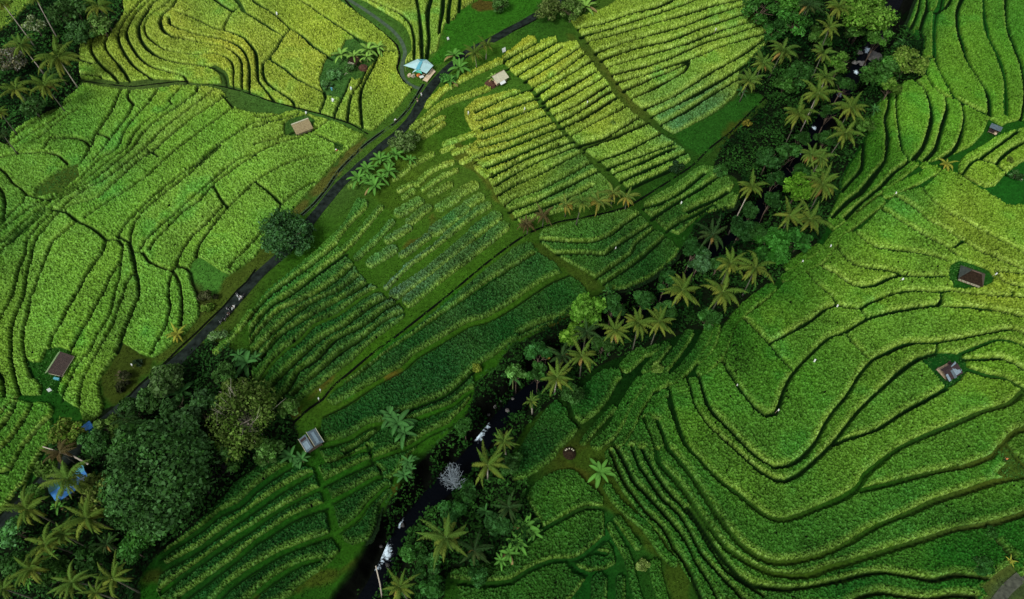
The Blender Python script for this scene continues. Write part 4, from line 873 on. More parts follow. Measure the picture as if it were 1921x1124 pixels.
tree(66, 48, 36, (0.06, 0.11, 0.04), 'pale flowering tree in the upper-left grove beside the bare trunks', h=5, leaves=1500, lobes=14, ls=0.22, blotch=(0.3, (0.20, 0.25, 0.14)))
for x, y, d, c, l in [
 (125,25,60,(0.030,0.085,0.028),'leafy tree left of the palm on the top edge, upper-left grove'),
 (190,48,48,(0.050,0.115,0.035),'spiky green tree at the right end of the upper-left grove, beside the rice'),
 (150,62,54,(0.025,0.075,0.028),'dark tree in the middle of the upper-left grove'),
 (145,20,44,(0.028,0.080,0.028),'dark leafy tree under the palm on the top edge'),
 (60,200,44,(0.022,0.065,0.022),'dark tree below the yellow-fronded palms of the upper-left grove'),
 (112,140,36,(0.020,0.060,0.020),'dark tree right below the largest palm of the upper-left grove')]:
    tree(x, y, d, c, l, h=4.5, leaves=2300, lobes=14, ls=0.28)
for x, y, d, c, l in [
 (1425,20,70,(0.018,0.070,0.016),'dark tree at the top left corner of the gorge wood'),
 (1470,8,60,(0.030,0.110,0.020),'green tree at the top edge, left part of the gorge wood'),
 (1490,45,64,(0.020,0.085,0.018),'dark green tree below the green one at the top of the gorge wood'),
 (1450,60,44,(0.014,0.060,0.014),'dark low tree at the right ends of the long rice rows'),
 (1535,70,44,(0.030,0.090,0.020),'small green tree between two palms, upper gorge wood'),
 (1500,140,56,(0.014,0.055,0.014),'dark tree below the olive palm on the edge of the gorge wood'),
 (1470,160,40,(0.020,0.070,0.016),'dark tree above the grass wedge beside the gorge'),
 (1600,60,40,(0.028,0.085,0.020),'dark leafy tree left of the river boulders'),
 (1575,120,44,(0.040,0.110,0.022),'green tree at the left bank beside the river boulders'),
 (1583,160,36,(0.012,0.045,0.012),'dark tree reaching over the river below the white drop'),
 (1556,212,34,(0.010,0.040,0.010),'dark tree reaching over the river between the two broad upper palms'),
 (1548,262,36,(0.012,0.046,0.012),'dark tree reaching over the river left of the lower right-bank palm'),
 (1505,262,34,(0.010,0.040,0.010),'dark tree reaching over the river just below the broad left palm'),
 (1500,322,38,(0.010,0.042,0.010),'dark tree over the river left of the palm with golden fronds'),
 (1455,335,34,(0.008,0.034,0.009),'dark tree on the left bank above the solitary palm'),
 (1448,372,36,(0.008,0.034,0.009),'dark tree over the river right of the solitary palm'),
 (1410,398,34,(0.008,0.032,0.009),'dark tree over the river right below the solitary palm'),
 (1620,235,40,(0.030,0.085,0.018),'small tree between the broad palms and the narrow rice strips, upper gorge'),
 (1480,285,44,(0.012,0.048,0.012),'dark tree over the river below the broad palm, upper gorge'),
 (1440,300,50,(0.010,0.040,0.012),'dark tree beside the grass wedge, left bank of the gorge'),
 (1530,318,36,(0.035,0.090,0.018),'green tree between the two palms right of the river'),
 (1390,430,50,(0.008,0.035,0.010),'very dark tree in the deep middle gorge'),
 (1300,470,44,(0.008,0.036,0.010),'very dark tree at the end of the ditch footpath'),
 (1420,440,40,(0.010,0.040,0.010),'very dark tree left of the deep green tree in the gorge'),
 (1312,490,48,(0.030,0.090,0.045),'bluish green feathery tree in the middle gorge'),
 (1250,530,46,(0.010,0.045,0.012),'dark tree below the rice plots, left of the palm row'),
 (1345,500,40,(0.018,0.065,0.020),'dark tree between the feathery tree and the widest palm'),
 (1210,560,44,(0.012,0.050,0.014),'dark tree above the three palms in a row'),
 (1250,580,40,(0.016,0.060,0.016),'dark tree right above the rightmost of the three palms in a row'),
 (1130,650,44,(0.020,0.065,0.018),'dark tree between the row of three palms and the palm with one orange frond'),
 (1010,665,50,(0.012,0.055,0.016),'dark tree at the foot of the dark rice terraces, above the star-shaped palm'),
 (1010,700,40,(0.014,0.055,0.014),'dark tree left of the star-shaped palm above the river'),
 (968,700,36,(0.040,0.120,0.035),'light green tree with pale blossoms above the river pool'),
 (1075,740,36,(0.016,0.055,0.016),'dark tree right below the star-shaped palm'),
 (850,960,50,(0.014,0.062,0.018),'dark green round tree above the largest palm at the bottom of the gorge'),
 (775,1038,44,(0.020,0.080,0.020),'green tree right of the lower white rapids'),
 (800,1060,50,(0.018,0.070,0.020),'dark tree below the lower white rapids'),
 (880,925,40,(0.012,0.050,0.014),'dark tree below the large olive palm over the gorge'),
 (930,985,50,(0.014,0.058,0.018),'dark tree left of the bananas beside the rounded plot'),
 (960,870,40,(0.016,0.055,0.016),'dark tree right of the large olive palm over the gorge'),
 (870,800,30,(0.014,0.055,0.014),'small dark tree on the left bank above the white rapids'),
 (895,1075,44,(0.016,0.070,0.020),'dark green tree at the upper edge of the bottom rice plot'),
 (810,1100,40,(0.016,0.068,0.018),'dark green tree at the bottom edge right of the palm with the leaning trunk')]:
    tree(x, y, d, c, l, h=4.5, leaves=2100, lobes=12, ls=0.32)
for x, y, d, c, l in [
 (240,960,70,(0.018,0.060,0.020),'dark tree left of the huge dull green tree'),
 (225,905,44,(0.014,0.050,0.018),'dark tree between the olive tree and the huge dull green tree'),
 (270,1000,60,(0.022,0.085,0.020),'green tree at the lower left foot of the huge dull green tree'),
 (250,1035,50,(0.018,0.075,0.018),'green tree above the grass slope at the bottom, right of the yellow-tipped palm'),
 (170,1050,50,(0.014,0.050,0.014),'dark tree in the middle of the lower-left wood'),
 (100,1075,50,(0.022,0.070,0.018),'dark leafy tree among the dull palms of the lower-left wood'),
 (30,1060,50,(0.014,0.050,0.014),'dark tree at the left edge below the blue-green tree'),
 (280,750,50,(0.022,0.065,0.022),'dark tree covering the road below the bare clearing'),
 (330,770,56,(0.016,0.052,0.018),'dark tree above the huge dull green tree'),
 (420,700,44,(0.020,0.062,0.018),'dark tree at the road side above the smaller olive tree'),
 (500,850,60,(0.030,0.085,0.024),'green tree below the open-crowned olive tree'),
 (430,860,60,(0.022,0.070,0.020),'dark green tree left of the first rice strip, below the open-crowned tree'),
 (545,765,36,(0.030,0.080,0.022),'small green tree between the open-crowned tree and the ditch end'),
 (60,930,44,(0.030,0.090,0.020),'green tree behind the olive palm at the left edge'),
 (90,880,40,(0.040,0.095,0.022),'green tree above the blue-roofed house, beside the rice strips')]:
    tree(x, y, d, c, l, h=5, leaves=2300, lobes=14, ls=0.32)
for x, y, d, c, l in [
 (230,715,38,(0.012,0.018,0.010),'dark brown low bush in the bare clearing by the road'),
 (257,682,16,(0.008,0.020,0.012),'small round black shrub in the bare clearing by the road'),
 (388,578,22,(0.050,0.110,0.022),'small green shrub in the clearing beside the motorbikes'),
 (392,556,34,(0.018,0.026,0.014),'dark thorny shrub in the clearing beside the motorbikes'),
 (627,140,34,(0.040,0.120,0.050),'bluish low shrub in the weedy clearing of the upper-left terraces'),
 (612,160,24,(0.045,0.125,0.055),'smaller bluish shrub left of the bamboo pole with cloth'),
 (655,130,26,(0.035,0.095,0.035),'low shrub below the banana plants of the weedy clearing'),
 (840,148,34,(0.030,0.115,0.030),'green shrub at the road edge opposite the turquoise stall'),
 (935,18,20,(0.030,0.09,0.03),'low green shrub at the top edge beside the mown grass'),
 (1350,322,30,(0.020,0.075,0.020),'shrub at the lower end of the grass wedge'),
 (1400,232,20,(0.09,0.10,0.02),'yellow-green shrub on the grass wedge beside the gorge'),
 (1150,230,8,(0.06,0.12,0.03),'tiny shrub on the footpath between the rice rows'),
 (1207,1048,0,None,None),
 (1207,1060,24,(0.075,0.13,0.045),'pale round shrub on the bare earth strip at the bottom'),
 (1236,690,26,(0.050,0.110,0.025),'bright shrub where the gorge strips meet'),
 (1840,1060,40,(0.012,0.055,0.014),'dark shrub patch in the lower-right rice plot'),
 (1860,1000,22,(0.014,0.06,0.014),'dark shrub at the corner of the lower-right rice plots'),
 (1905,330,22,(0.020,0.060,0.022),'dark bush beside the bare stump at the right edge'),
 (1896,300,14,(0.05,0.09,0.02),'small bush on the terrace edge near the bare stump'),
 (895,690,18,(0.07,0.11,0.02),'yellow-green shrub above the bend of the river'),
 (1025,665,18,(0.10,0.08,0.02),'orange-tinged shrub at the foot of the dark terraces')]:
    if l: shrub(x, y, d, c, l)

# --- bananas --------------------------------------------------------------
for grp, kind, rows in [
 ('banana plants in the weedy clearing', 'y', [(640,104,34,'leftmost banana plant of the weedy clearing'),(664,106,26,'second banana plant of the weedy clearing, left of the brown shelter'),(690,94,36,'big banana plant right behind the brown shelter'),(709,90,30,'rightmost banana plant of the weedy clearing'),(688,108,24,'small banana plant between the brown shelter and the rice strip')]),
 ('banana plants in the roadside clump', 'b', [(672,335,36,'banana plant nearest the road in the long roadside clump'),(688,318,36,'banana plant with wide leaves at the road side of the clump'),(703,349,38,'lowest banana plant of the roadside clump'),(712,300,36,'banana plant in the middle of the roadside clump, touching the asphalt'),
   (728,322,36,'banana plant at the grass side of the roadside clump'),(742,291,34,'banana plant in the upper half of the roadside clump'),(757,280,28,'small banana plant under the dull green tree'),(692,338,30,'banana plant between the lowest one and the road'),(716,334,28,'small banana plant low in the roadside clump'),(770,300,22,'banana sapling at the grass side of the clump'),(727,300,28,'banana plant hidden among the taller ones of the clump')]),
 ('banana plants by the road junction', 'b', [(852,105,34,'banana plant left of the two small pale palms'),(862,128,40,'bright banana plant at the road edge opposite the stall'),(845,152,28,'low banana plant below the bright one opposite the stall'),(936,118,0,None)]),
 ('banana plants at the top edge', 'y', [(1098,14,40,'bright banana plant at the top edge beside the long rice rows'),(1086,4,30,'banana plant behind the bright one at the top edge')]),
 ('banana plants on the dark terraces', 'd', [(745,795,58,'largest banana plant on the dark terraces'),(732,782,40,'banana plant touching the largest one from above'),(757,812,44,'banana plant touching the largest one from below'),(766,866,32,'upper banana plant at the end of the lower rice strips'),(758,892,34,'lower banana plant at the end of the lower rice strips'),
   (546,856,38,'banana plant just below the grey tin hut'),(566,862,32,'banana plant right of the other one below the grey tin hut'),(770,880,24,'small banana plant between the two at the strip ends')]),
 ('banana plants beside the wavy strips', 'd', [(462,682,48,'dark banana plant between the wavy rice strips and the road'),(448,668,30,'smaller dark banana plant beside the bigger one near the road'),(338,738,48,'dark banana plant beside the road below the clearing'),(368,600,0,None),(478,672,26,'banana plant with upright leaves at the edge of the wavy strips')]),
 ('banana plants around the rounded plots', 'b', [(1125,886,48,'banana plant on the bare patch right of the round hut'),(985,988,50,'large banana plant left of the rounded rice plot'),(972,1018,42,'banana plant below the large one by the rounded plot'),(1002,1000,32,'banana plant touching the tip of the rounded plot'),(955,1038,36,'banana plant above the bottom rice plot'),(940,1052,28,'small banana plant above the bottom rice plot')]),
 ('banana plants in the lower-left wood', 'b', [(205,1017,30,'small bright banana plant right of the bright yellow palm'),(92,1045,28,'banana plant among the dull palms of the lower-left wood'),(54,1090,28,'banana plant near the bottom edge, lower-left wood'),(110,950,26,'banana plant below the blue-roofed house'),(225,1060,24,'banana plant at the right end of the lower-left wood')]),
 ('banana plants on the gorge edge', 'd', [(962,705,34,'banana plant beside the river pool, under the blossoming tree'),(1694,84,30,'star-shaped banana plant above the pale yellow-green tree'),(1390,172,22,'little star-shaped banana plant beside the blue-green rice strip'),(1640,205,22,'banana plant at the tip of the narrow rice strips'),(1265,1,0,None),(910,960,30,'banana plant below the large olive palm'),(1140,545,16,'small banana plant at the end of the bare footpath')])]:
    for x, y, d, l in rows:
        if d: banana(x, y, d, l, kind, grp)
banana(926, 146, 20, 'thin banana plant left of the cream-roofed hut', 'y')

# --- undergrowth: uncountable leaf cover -------------------------------------
def undergrowth(mask, dens, label, seed, c0, c1, ls=0.36, hz=1.3):
    r = np.random.default_rng(seed); jj, ii = np.where(mask & VIEW); n = int(len(jj)*RES*RES*dens); k = r.integers(0, len(jj), n)
    x = gx[ii[k]]+r.normal(size=n)*0.3; y = gy[jj[k]]+r.normal(size=n)*0.3
    hm = np.clip(N3[jj[k], ii[k]]*1.6-0.3, 0, 1)*hz*2+0.1; z = ZT[jj[k], ii[k]]+hm*np.sqrt(r.random(n))
    c = np.stack([x, y, z], 1); nr = unit(r.normal(size=(n, 3))*0.6+np.array([0, 0, 1.0])); t1 = unit(np.cross(nr, r.normal(size=(n, 3)))); t2 = np.cross(nr, t1)
    sz = ls*(0.5+0.9*r.random(n))[:, None]; V, F = quads(c, t1*sz, t2*sz*0.6)
    m = np.clip(N9[jj[k], ii[k]]*1.8-0.4+r.normal(size=n)*0.12, 0, 1)[:, None]; cc = (np.array(c0)*(1-m)+np.array(c1)*m)*(0.5+0.9*r.random(n))[:, None]
    o = obj('undergrowth', mesh('undergrowth', V, F, col=np.repeat(cc, 4, 0)), LEAF); tag(o, label, 'undergrowth', kind='stuff')
clear = (RD > 1.0) & (LD > 0.8) & (FF < -0.2)
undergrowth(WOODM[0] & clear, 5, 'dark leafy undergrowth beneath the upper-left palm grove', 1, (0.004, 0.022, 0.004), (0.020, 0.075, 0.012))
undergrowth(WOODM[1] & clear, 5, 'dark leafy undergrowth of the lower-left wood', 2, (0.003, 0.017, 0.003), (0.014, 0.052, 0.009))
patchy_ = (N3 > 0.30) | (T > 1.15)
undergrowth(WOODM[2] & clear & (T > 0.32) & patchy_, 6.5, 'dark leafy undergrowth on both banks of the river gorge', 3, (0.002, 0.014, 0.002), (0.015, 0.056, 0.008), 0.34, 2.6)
HOLE = np.zeros(SH, bool)
for f in FIELDS:
    for h in f['holes']: HOLE |= inside(smooth(gpts(h), True, 2.0))
undergrowth(HOLE & (FF < 0) & (N1 > 0.35), 9, 'low rough weeds in the small clearings between the rice plots', 4, (0.012, 0.050, 0.008), (0.034, 0.110, 0.018), 0.17, 0.30)
lawn = (~WOOD) & (FF < -0.25) & (RD > 0.4) & (LD > 0.3) & (T > 1.1) & (MUD > 0.6)
def tufts(mask, dens, seed):
    r = np.random.default_rng(seed); jj, ii = np.where(mask & VIEW); n = int(len(jj)*RES*RES*dens); k = r.integers(0, len(jj), n); J = jj[k]; I = ii[k]
    kk = N3[J, I]+0.5*r.random(n) > 0.72; J = J[kk]; I = I[kk]; n = len(J)
    c = np.stack([gx[I]+r.normal(size=n)*0.15, gy[J]+r.normal(size=n)*0.15, ZT[J, I]+0.08], 1); nr = unit(r.normal(size=(n, 3))*0.8+np.array([0, 0, 1.0])); t1 = unit(np.cross(nr, r.normal(size=(n, 3)))); t2 = np.cross(nr, t1)
    sz = 0.14*(0.5+1.1*r.random(n))[:, None]; V, F = quads(c, t1*sz, t2*sz*0.7); cc = gc[J, I]*(0.45+1.15*r.random(n))[:, None]
    o = obj('grass', mesh('grass', V, F, col=np.repeat(cc, 4, 0)), LEAF); tag(o, 'short tufted grass on the open banks and footpaths', 'grass', kind='stuff')
tufts(lawn, 9, 6)
# ---------------------------------------------------------------- ROAD, DITCHES, RIVER
def ribbon(pts, hw, dz, zf=None, nseg=1, crown=0.0):
    pts = np.asarray(pts)[:, :2]; n = len(pts); t = np.gradient(pts, axis=0); t /= np.maximum(np.linalg.norm(t, axis=1, keepdims=True), 1e-6); nn = np.stack([-t[:, 1], t[:, 0]], 1)
    hw = np.broadcast_to(np.asarray(hw, float), (n,)); V = []; F = []; m = nseg+1
    for i in range(n):
        for k in range(m):
            s_ = (k/nseg)*2-1; p = pts[i]+nn[i]*hw[i]*s_; z = (zf(p[0], p[1]) if zf else float(zplane(p[0], p[1])))+dz+crown*(1-s_*s_); V.append((p[0], p[1], z))
    for i in range(n-1):
        for k in range(nseg): F.append((i*m+k, i*m+k+1, (i+1)*m+k+1, (i+1)*m+k))
    return V, F
V, F = ribbon(ROADG, 1.40+0.22*(np.random.default_rng(9).random(len(ROADG))-0.5), 0.05, nseg=6, crown=0.05)
r = np.random.default_rng(5)
o = obj('road', mesh('road', V, F), ASPH); tag(o, kind='structure')
V, F = ribbon(LANEG, 0.62, 0.03, nseg=2); o = obj('path', mesh('path', V, F), CONC); tag(o, kind='structure')
TR = smooth(gpts(P('1960,1052 1921,1078 1890,1104 1866,1135 1850,1160')))
V, F = ribbon(TR, 1.1, 0.10, zf=zg, nseg=3, crown=0.08); o = obj('track', mesh('track', V, F), mat_plain('stony_track', (0.035, 0.040, 0.028), 0.95, 1.2, 0.5)); tag(o, kind='structure')
def curb(name, line, off, w, h, label, mat=CONC):
    p = np.asarray(smooth(gpts(P(line)) if isinstance(line, str) else line, step=2.0))[:, :2]; t = np.gradient(p, axis=0); t /= np.maximum(np.linalg.norm(t, axis=1, keepdims=True), 1e-6); nn = np.stack([-t[:, 1], t[:, 0]], 1); p = p+nn*off
    V = []; F = []
    for i in range(len(p)):
        z = zg(p[i][0], p[i][1])
        for s_, zz in ((-w, -0.3), (-w, h), (w, h), (w, -0.3)): V.append((p[i][0]+nn[i][0]*s_, p[i][1]+nn[i][1]*s_, z+zz))
    for i in range(len(p)-1):
        for k in range(3): F.append((i*4+k, i*4+k+1, i*4+4+k+1, i*4+4+k))
    o = obj(name, mesh(name, V, F), mat); tag(o, label, 'ditch wall'); return o
for k, (w_, s_) in enumerate(DITCHES):
    pts = smooth(gpts(P(s_)), step=1.5); hw = w_*0.5*mpp(*P(s_)[0])*0.85
    pts = np.asarray(pts)[:, :2]+np.stack([(np.random.default_rng(k).random(len(pts))-0.5)*0.12]*2, 1)
    V, F = ribbon(pts, hw*1.0, 0.10, zf=zg, nseg=1); o = obj('ditch', mesh('ditch', V, F), DITCHW); tag(o, kind='structure')
d2 = '795,158 765,206 740,232 705,257 682,275 660,296 635,322 615,352 590,382 566,404'
curb('ditch_wall', d2, 0.42, 0.07, 0.2, 'thin pale concrete wall on the far side of the roadside ditch')
curb('ditch_wall', d2, -0.42, 0.07, 0.2, 'thin pale concrete wall between the roadside ditch and the verge')
# river
rxy = riv_xy; V, F = ribbon(rxy, riv_hw*0.34, 0, zf=lambda x, y: float(zplane(x, y))-GD+0.55, nseg=10)
def mat_water():
    m, n, l, b = new_mat('river_water'); tc = n.new('ShaderNodeTexCoord'); a = n.new('ShaderNodeAttribute'); a.attribute_name = 'col'
    nz = n.new('ShaderNodeTexNoise'); nz.inputs['Scale'].default_value = 1.6; nz.inputs['Detail'].default_value = 9; nz.inputs['Roughness'].default_value = 0.7; l.new(tc.outputs['Object'], nz.inputs['Vector'])
    ad = n.new('ShaderNodeMath'); ad.operation = 'ADD'; l.new(a.outputs['Fac'], ad.inputs[0]); l.new(nz.outputs['Fac'], ad.inputs[1])
    cr = n.new('ShaderNodeValToRGB'); cr.color_ramp.elements[0].position = 0.80; cr.color_ramp.elements[1].position = 1.08; cr.color_ramp.elements[0].color = (0.0004, 0.0010, 0.0022, 1); cr.color_ramp.elements[1].color = (0.50, 0.64, 0.74, 1)
    sc_ = n.new('ShaderNodeMath'); sc_.operation = 'MULTIPLY'; sc_.inputs[1].default_value = 1.0; l.new(ad.outputs[0], sc_.inputs[0]); l.new(sc_.outputs[0], cr.inputs[0]); l.new(cr.outputs[0], b.inputs['Base Color'])
    b.inputs['Roughness'].default_value = 0.5; spec(b, 0.02); bp = n.new('ShaderNodeBump'); bp.inputs['Strength'].default_value = 0.6; bp.inputs['Distance'].default_value = 0.2; l.new(nz.outputs['Fac'], bp.inputs['Height']); l.new(bp.outputs[0], b.inputs['Normal'])
    return m
V = np.array(V)
FOAM = [(905,798,13),(896,818,10),(930,765,5),(720,1040,16),(706,1062,10),(728,1022,7),(697,1080,8),(1627,94,6),(1606,136,5),(1575,178,5),(1527,240,4),(1500,285,4),(750,985,4),(1135,650,5),(862,905,4),(1460,345,4)]
fx, fy = pix(V[:, 0], V[:, 1], V[:, 2]); foam = np.zeros(len(V))
V2, F2 = ribbon(rxy, riv_hw*0.34, 0, zf=lambda x, y: float(zplane(x, y))-GD+0.55, nseg=10)
for x, y, s_ in FOAM: foam = np.maximum(foam, 0.56*np.exp(-((fx-x)**2+(fy-y)**2)/(2*(s_*0.9)**2)))
me = mesh('river', V, F, col=np.repeat(foam[:, None], 3, 1), smooth_=True); o = obj('river', me, mat_water()); tag(o, kind='structure')
# boulders
ROCKM = [mat_plain('wet_rock', (0.03, 0.03, 0.03), 0.6, 1.5, 0.5), mat_plain('dry_rock', (0.075, 0.075, 0.072), 0.8, 1.5, 0.4)]
def rock(x, y, d, label, pale=0, z=None, group='boulders in the river'):
    zz = -GD+1.0 if z is None else z; X, Y, Z = G0(x, y, zz); dd = Y*cP+(CAMH-Z)*sP; R = d*0.5*dd/FPX; rr = random.Random(int(x*3+y)); bm = bmesh.new(); bmesh.ops.create_icosphere(bm, subdivisions=3, radius=1.0)
    ph = [rr.uniform(0, 6) for _ in range(6)]
    for v in bm.verts:
        c = v.co; k = 1+0.16*math.sin(c.x*2.6+ph[0])*math.cos(c.y*3.1+ph[1])+0.10*math.sin(c.z*5+ph[2]+c.x*4)+0.05*math.sin(c.y*9+ph[3]); v.co = Vector((c.x*R*1.1, c.y*R*0.95, c.z*R*0.7))*k
    me = bpy.data.meshes.new('boulder'); bm.to_mesh(me); bm.free(); me.polygons.foreach_set('use_smooth', np.ones(len(me.polygons), bool))
    o = obj('boulder', me, ROCKM[pale]); o.location = (X, Y, Z-R*0.2); o.rotation_euler = (0, 0, rr.uniform(0, 6)); tag(o, label, 'boulder', group)
for a in [(1652,76,18,'largest pale boulder of the upper river',1),(1641,106,26,'broad grey boulder below the foam of the upper river',1),(1613,98,11,'brown boulder at the left bank opposite the largest pale one',1),(1612,116,7,'small round boulder left of the foam, upper river',1),
 (1604,117,9,'oval boulder above the white drop of the upper river',1),(1619,119,13,'long grey boulder beside the dark green spreading tree',1),(1650,108,10,'boulder touching the right end of the broad grey one',1),(1637,82,6,'small dark boulder between foam and the largest pale one',0),
 (1540,212,9,'round dark boulder in the river beside the broad palm',0),(1593,150,5,'small brown stone below the white drop',1),
 (928,762,8,'pale square boulder in the pool above the white rapids',1),(952,770,8,'second pale boulder in the pool above the white rapids',1),(940,752,5,'small stone nearest the rice bank, above the rapids',1),(917,778,6,'stone at the head of the white rapids',0),(962,748,5,'small pale stone near the banana plant by the pool',1),
 (752,955,6,'small stone in the dark lower river below the dead bush',0),(731,985,10,'brown boulder above the lower white rapids',0),(755,985,8,'brown boulder right of the head of the lower rapids',0),(727,1060,7,'dark boulder right of the lower rapids',0),(715,1025,6,'small boulder at the left bank of the lower rapids',0),(730,1068,6,'dark stone below the lower rapids',0),(762,935,4,'tiny pale stone in the dark lower river',1)]:
    rock(*a)

# ---------------------------------------------------------------- BUILDINGS
M_ = dict(
 thatch=mat_plain('grey_thatch', (0.17, 0.15, 0.08), 0.95, 5, 0.5, bump=1.0, sp=0.05, c2=(0.10, 0.07, 0.04)), dthatch=mat_plain('dark_thatch', (0.015, 0.010, 0.006), 0.95, 3, 0.5, bump=1.0, sp=0.05),
 cream=mat_plain('cream_sheet', (0.30, 0.30, 0.21), 0.8, 1.5, 0.12), brown=mat_plain('brown_tile', (0.032, 0.021, 0.017), 0.8, 2.5, 0.4, wave=3), brown2=mat_plain('brown_ridge', (0.10, 0.065, 0.04), 0.85, 3, 0.4),
 moss=mat_plain('mossy_sheet', (0.11, 0.17, 0.075), 0.9, 1.0, 0.25), tin=mat_plain('grey_tin', (0.050, 0.078, 0.095), 0.6, 2.2, 0.35, sp=0.4, wave=4), tinp=mat_plain('pale_tin', (0.11, 0.165, 0.20), 0.5, 1.6, 0.15, sp=0.4, wave=4),
 rust=mat_plain('rusty_tin', (0.020, 0.010, 0.011), 0.8, 2.0, 0.4, wave=4), turq=mat_plain('turquoise_sheet', (0.26, 0.42, 0.43), 0.5, 0.6, 0.10), turqd=mat_plain('blue_green_strip', (0.06, 0.24, 0.30), 0.5, 1.0, 0.15), green=mat_plain('green_tarp', (0.02, 0.27, 0.18), 0.6, 1.0, 0.15),
 wood=mat_plain('weathered_wood', (0.22, 0.17, 0.11), 0.85, 3, 0.35), dwood=mat_plain('dark_wood', (0.07, 0.05, 0.035), 0.9, 3, 0.3), white=mat_plain('white_cloth', (0.45, 0.49, 0.48), 0.8, 3, 0.05), blue=mat_plain('blue_tarp', (0.010, 0.13, 0.36), 0.5, 1.0, 0.25), teal=mat_plain('teal_tarp', (0.03, 0.15, 0.14), 0.6, 1.0, 0.25),
 red=mat_plain('red_cloth', (0.35, 0.02, 0.02), 0.8, 3, 0.2), skin=mat_plain('skin', (0.28, 0.15, 0.09), 0.6, 3, 0.1), black=mat_plain('black_cloth', (0.012, 0.012, 0.014), 0.8, 3, 0.2), chrome=mat_plain('grey_metal', (0.4, 0.4, 0.42), 0.35, 3, 0.1, metal=0.8), tyre=mat_plain('tyre_rubber', (0.012, 0.012, 0.012), 0.9, 3, 0.2),
 orange=mat_plain('orange_cloth', (0.5, 0.16, 0.03), 0.7, 3, 0.2), beige=mat_plain('beige_board', (0.45, 0.36, 0.25), 0.85, 3, 0.3))
def box(cx, cy, cz, sx, sy, sz, rz=0.0):
    V = []; c, s_ = math.cos(rz), math.sin(rz)
    for dz in (-1, 1):
        for dx, dy in ((-1, -1), (1, -1), (1, 1), (-1, 1)):
            x, y = dx*sx/2, dy*sy/2; V.append((cx+x*c-y*s_, cy+x*s_+y*c, cz+dz*sz/2))
    return V, [(3, 2, 1, 0), (4, 5, 6, 7), (0, 1, 5, 4), (1, 2, 6, 5), (2, 3, 7, 6), (3, 0, 4, 7)]
def slab(q, th=0.08):
    """roof slab from 4 (or 3) corners"""
    q = [np.array(v, float) for v in q]; n = np.cross(q[1]-q[0], q[2]-q[0]); n /= np.linalg.norm(n); n = n if n[2] > 0 else -n; k = len(q); V = [v+n*th/2 for v in q]+[v-n*th/2 for v in q]
    return V, [tuple(range(k)), tuple(range(2*k-1, k-1, -1))]+[(i, i+k, (i+1) % k+k, (i+1) % k) for i in range(k)]
def part(name, geo, mat, parent, label=None):
    V, F = join(geo) if isinstance(geo, list) else geo; o = obj(name, mesh(name, V, F), M_[mat] if isinstance(mat, str) else mat, parent)
    if label: o['label'] = label
    return o
def frame_of(px, py, ax, ay, h=0.0):
    """ground location and yaw so that local +x runs toward photo pixel (ax, ay)"""
    X, Y, Z = G0(px, py, h); X2, Y2, _ = G0(ax, ay, h); return X, Y, Z, math.atan2(Y2-Y, X2-X)
def hut_base(px, py, ax, ay, L, W, label, cat='hut', name='field_hut', eave=2.1, h0=None):
    X, Y, Z, a = frame_of(px, py, ax, ay, eave+0.4); zb = float(zplane(X, Y)); t = empty(name, (X, Y, zb), a); tag(t, label, cat); t.scale = (0.88, 0.88, 0.95)
    for sx in (-1, 1):
        for sy in (-1, 1): part('post', tube([(sx*L*0.42, sy*W*0.40, -0.4), (sx*L*0.42, sy*W*0.40, eave)], [0.07, 0.06], 6), 'dwood', t)
    part('platform', box(0, 0, 0.55, L*0.84, W*0.80, 0.10), 'wood', t)
    return t
def gable(t, L, W, eave, ridge, m1, m2, ov=0.0, off=0.0, th=0.10):
    """ridge along local x; slope 1 on -y, slope 2 on +y"""
    a = part('roof', slab([(-L/2, -W/2, eave), (L/2, -W/2, eave), (L/2, off, ridge), (-L/2, off, ridge)], th), m1, t)
    b = part('roof', slab([(-L/2, off+0.01, ridge), (L/2, off+0.01, ridge), (L/2, W/2, eave+0.0), (-L/2, W/2, eave)], th), m2, t)
    part('ridge_cap', box(0, off, ridge+0.07, L*1.01, 0.22, 0.06), m2, a); return a, b
# cream roofed hut
t = hut_base(937, 142, 953, 133, 5.2, 3.6, 'small hut with cream sheet roof and brown ridge above the rice rows')
a, b = gable(t, 5.3, 4.2, 1.9, 3.1, 'cream', 'brown2', off=0.9); part('wall', box(1.1, -1.35, 1.2, 1.6, 0.08, 1.3), 'cream', t); part('wall', box(-2.2, 0, 1.2, 0.08, 2.6, 1.3), 'beige', t)
part('awning', slab([(-1.6, -2.9, 1.35), (0.6, -2.9, 1.35), (0.6, -2.0, 1.9), (-1.6, -2.0, 1.9)], 0.05), 'white', t)
# thatched shed near grass path
t = hut_base(566, 235, 584, 228, 5.6, 3.9, 'open shed with a pale patchy straw roof among the rice just below the grass path', name='straw_shed', cat='shed')
gable(t, 6.0, 4.4, 1.7, 2.9, 'thatch', 'cream', off=1.6, th=0.18); part('fringe', [tube([(x, -2.2, 1.70), (x+0.05, -2.32, 1.45)], [0.05, 0.02], 4) for x in np.arange(-2.9, 3.0, 0.24)], 'thatch', t)
part('straw_edge', box(0, 1.55, 3.02, 6.0, 0.45, 0.12), 'cream', t)
# brown tile shed, ridge along image diagonal
t = hut_base(109, 682, 122, 660, 6.2, 4.6, 'brown-roofed shed with one mossy green slope in the lower-left rice field', name='tiled_shed', cat='shed')
gable(t, 6.4, 5.0, 1.9, 3.2, 'brown', 'moss', off=1.0, th=0.12); part('fascia', [box(-3.24, -0.8, 2.45, 0.06, 3.4, 0.12), box(0, -2.52, 1.88, 6.4, 0.06, 0.14)], 'cream', t)
part('wall', box(-2.2, 0, 1.1, 0.1, 3.2, 1.6), 'dwood', t); part('bench', box(-3.5, -0.3, 0.5, 0.6, 1.6, 0.5), 'turqd', t)
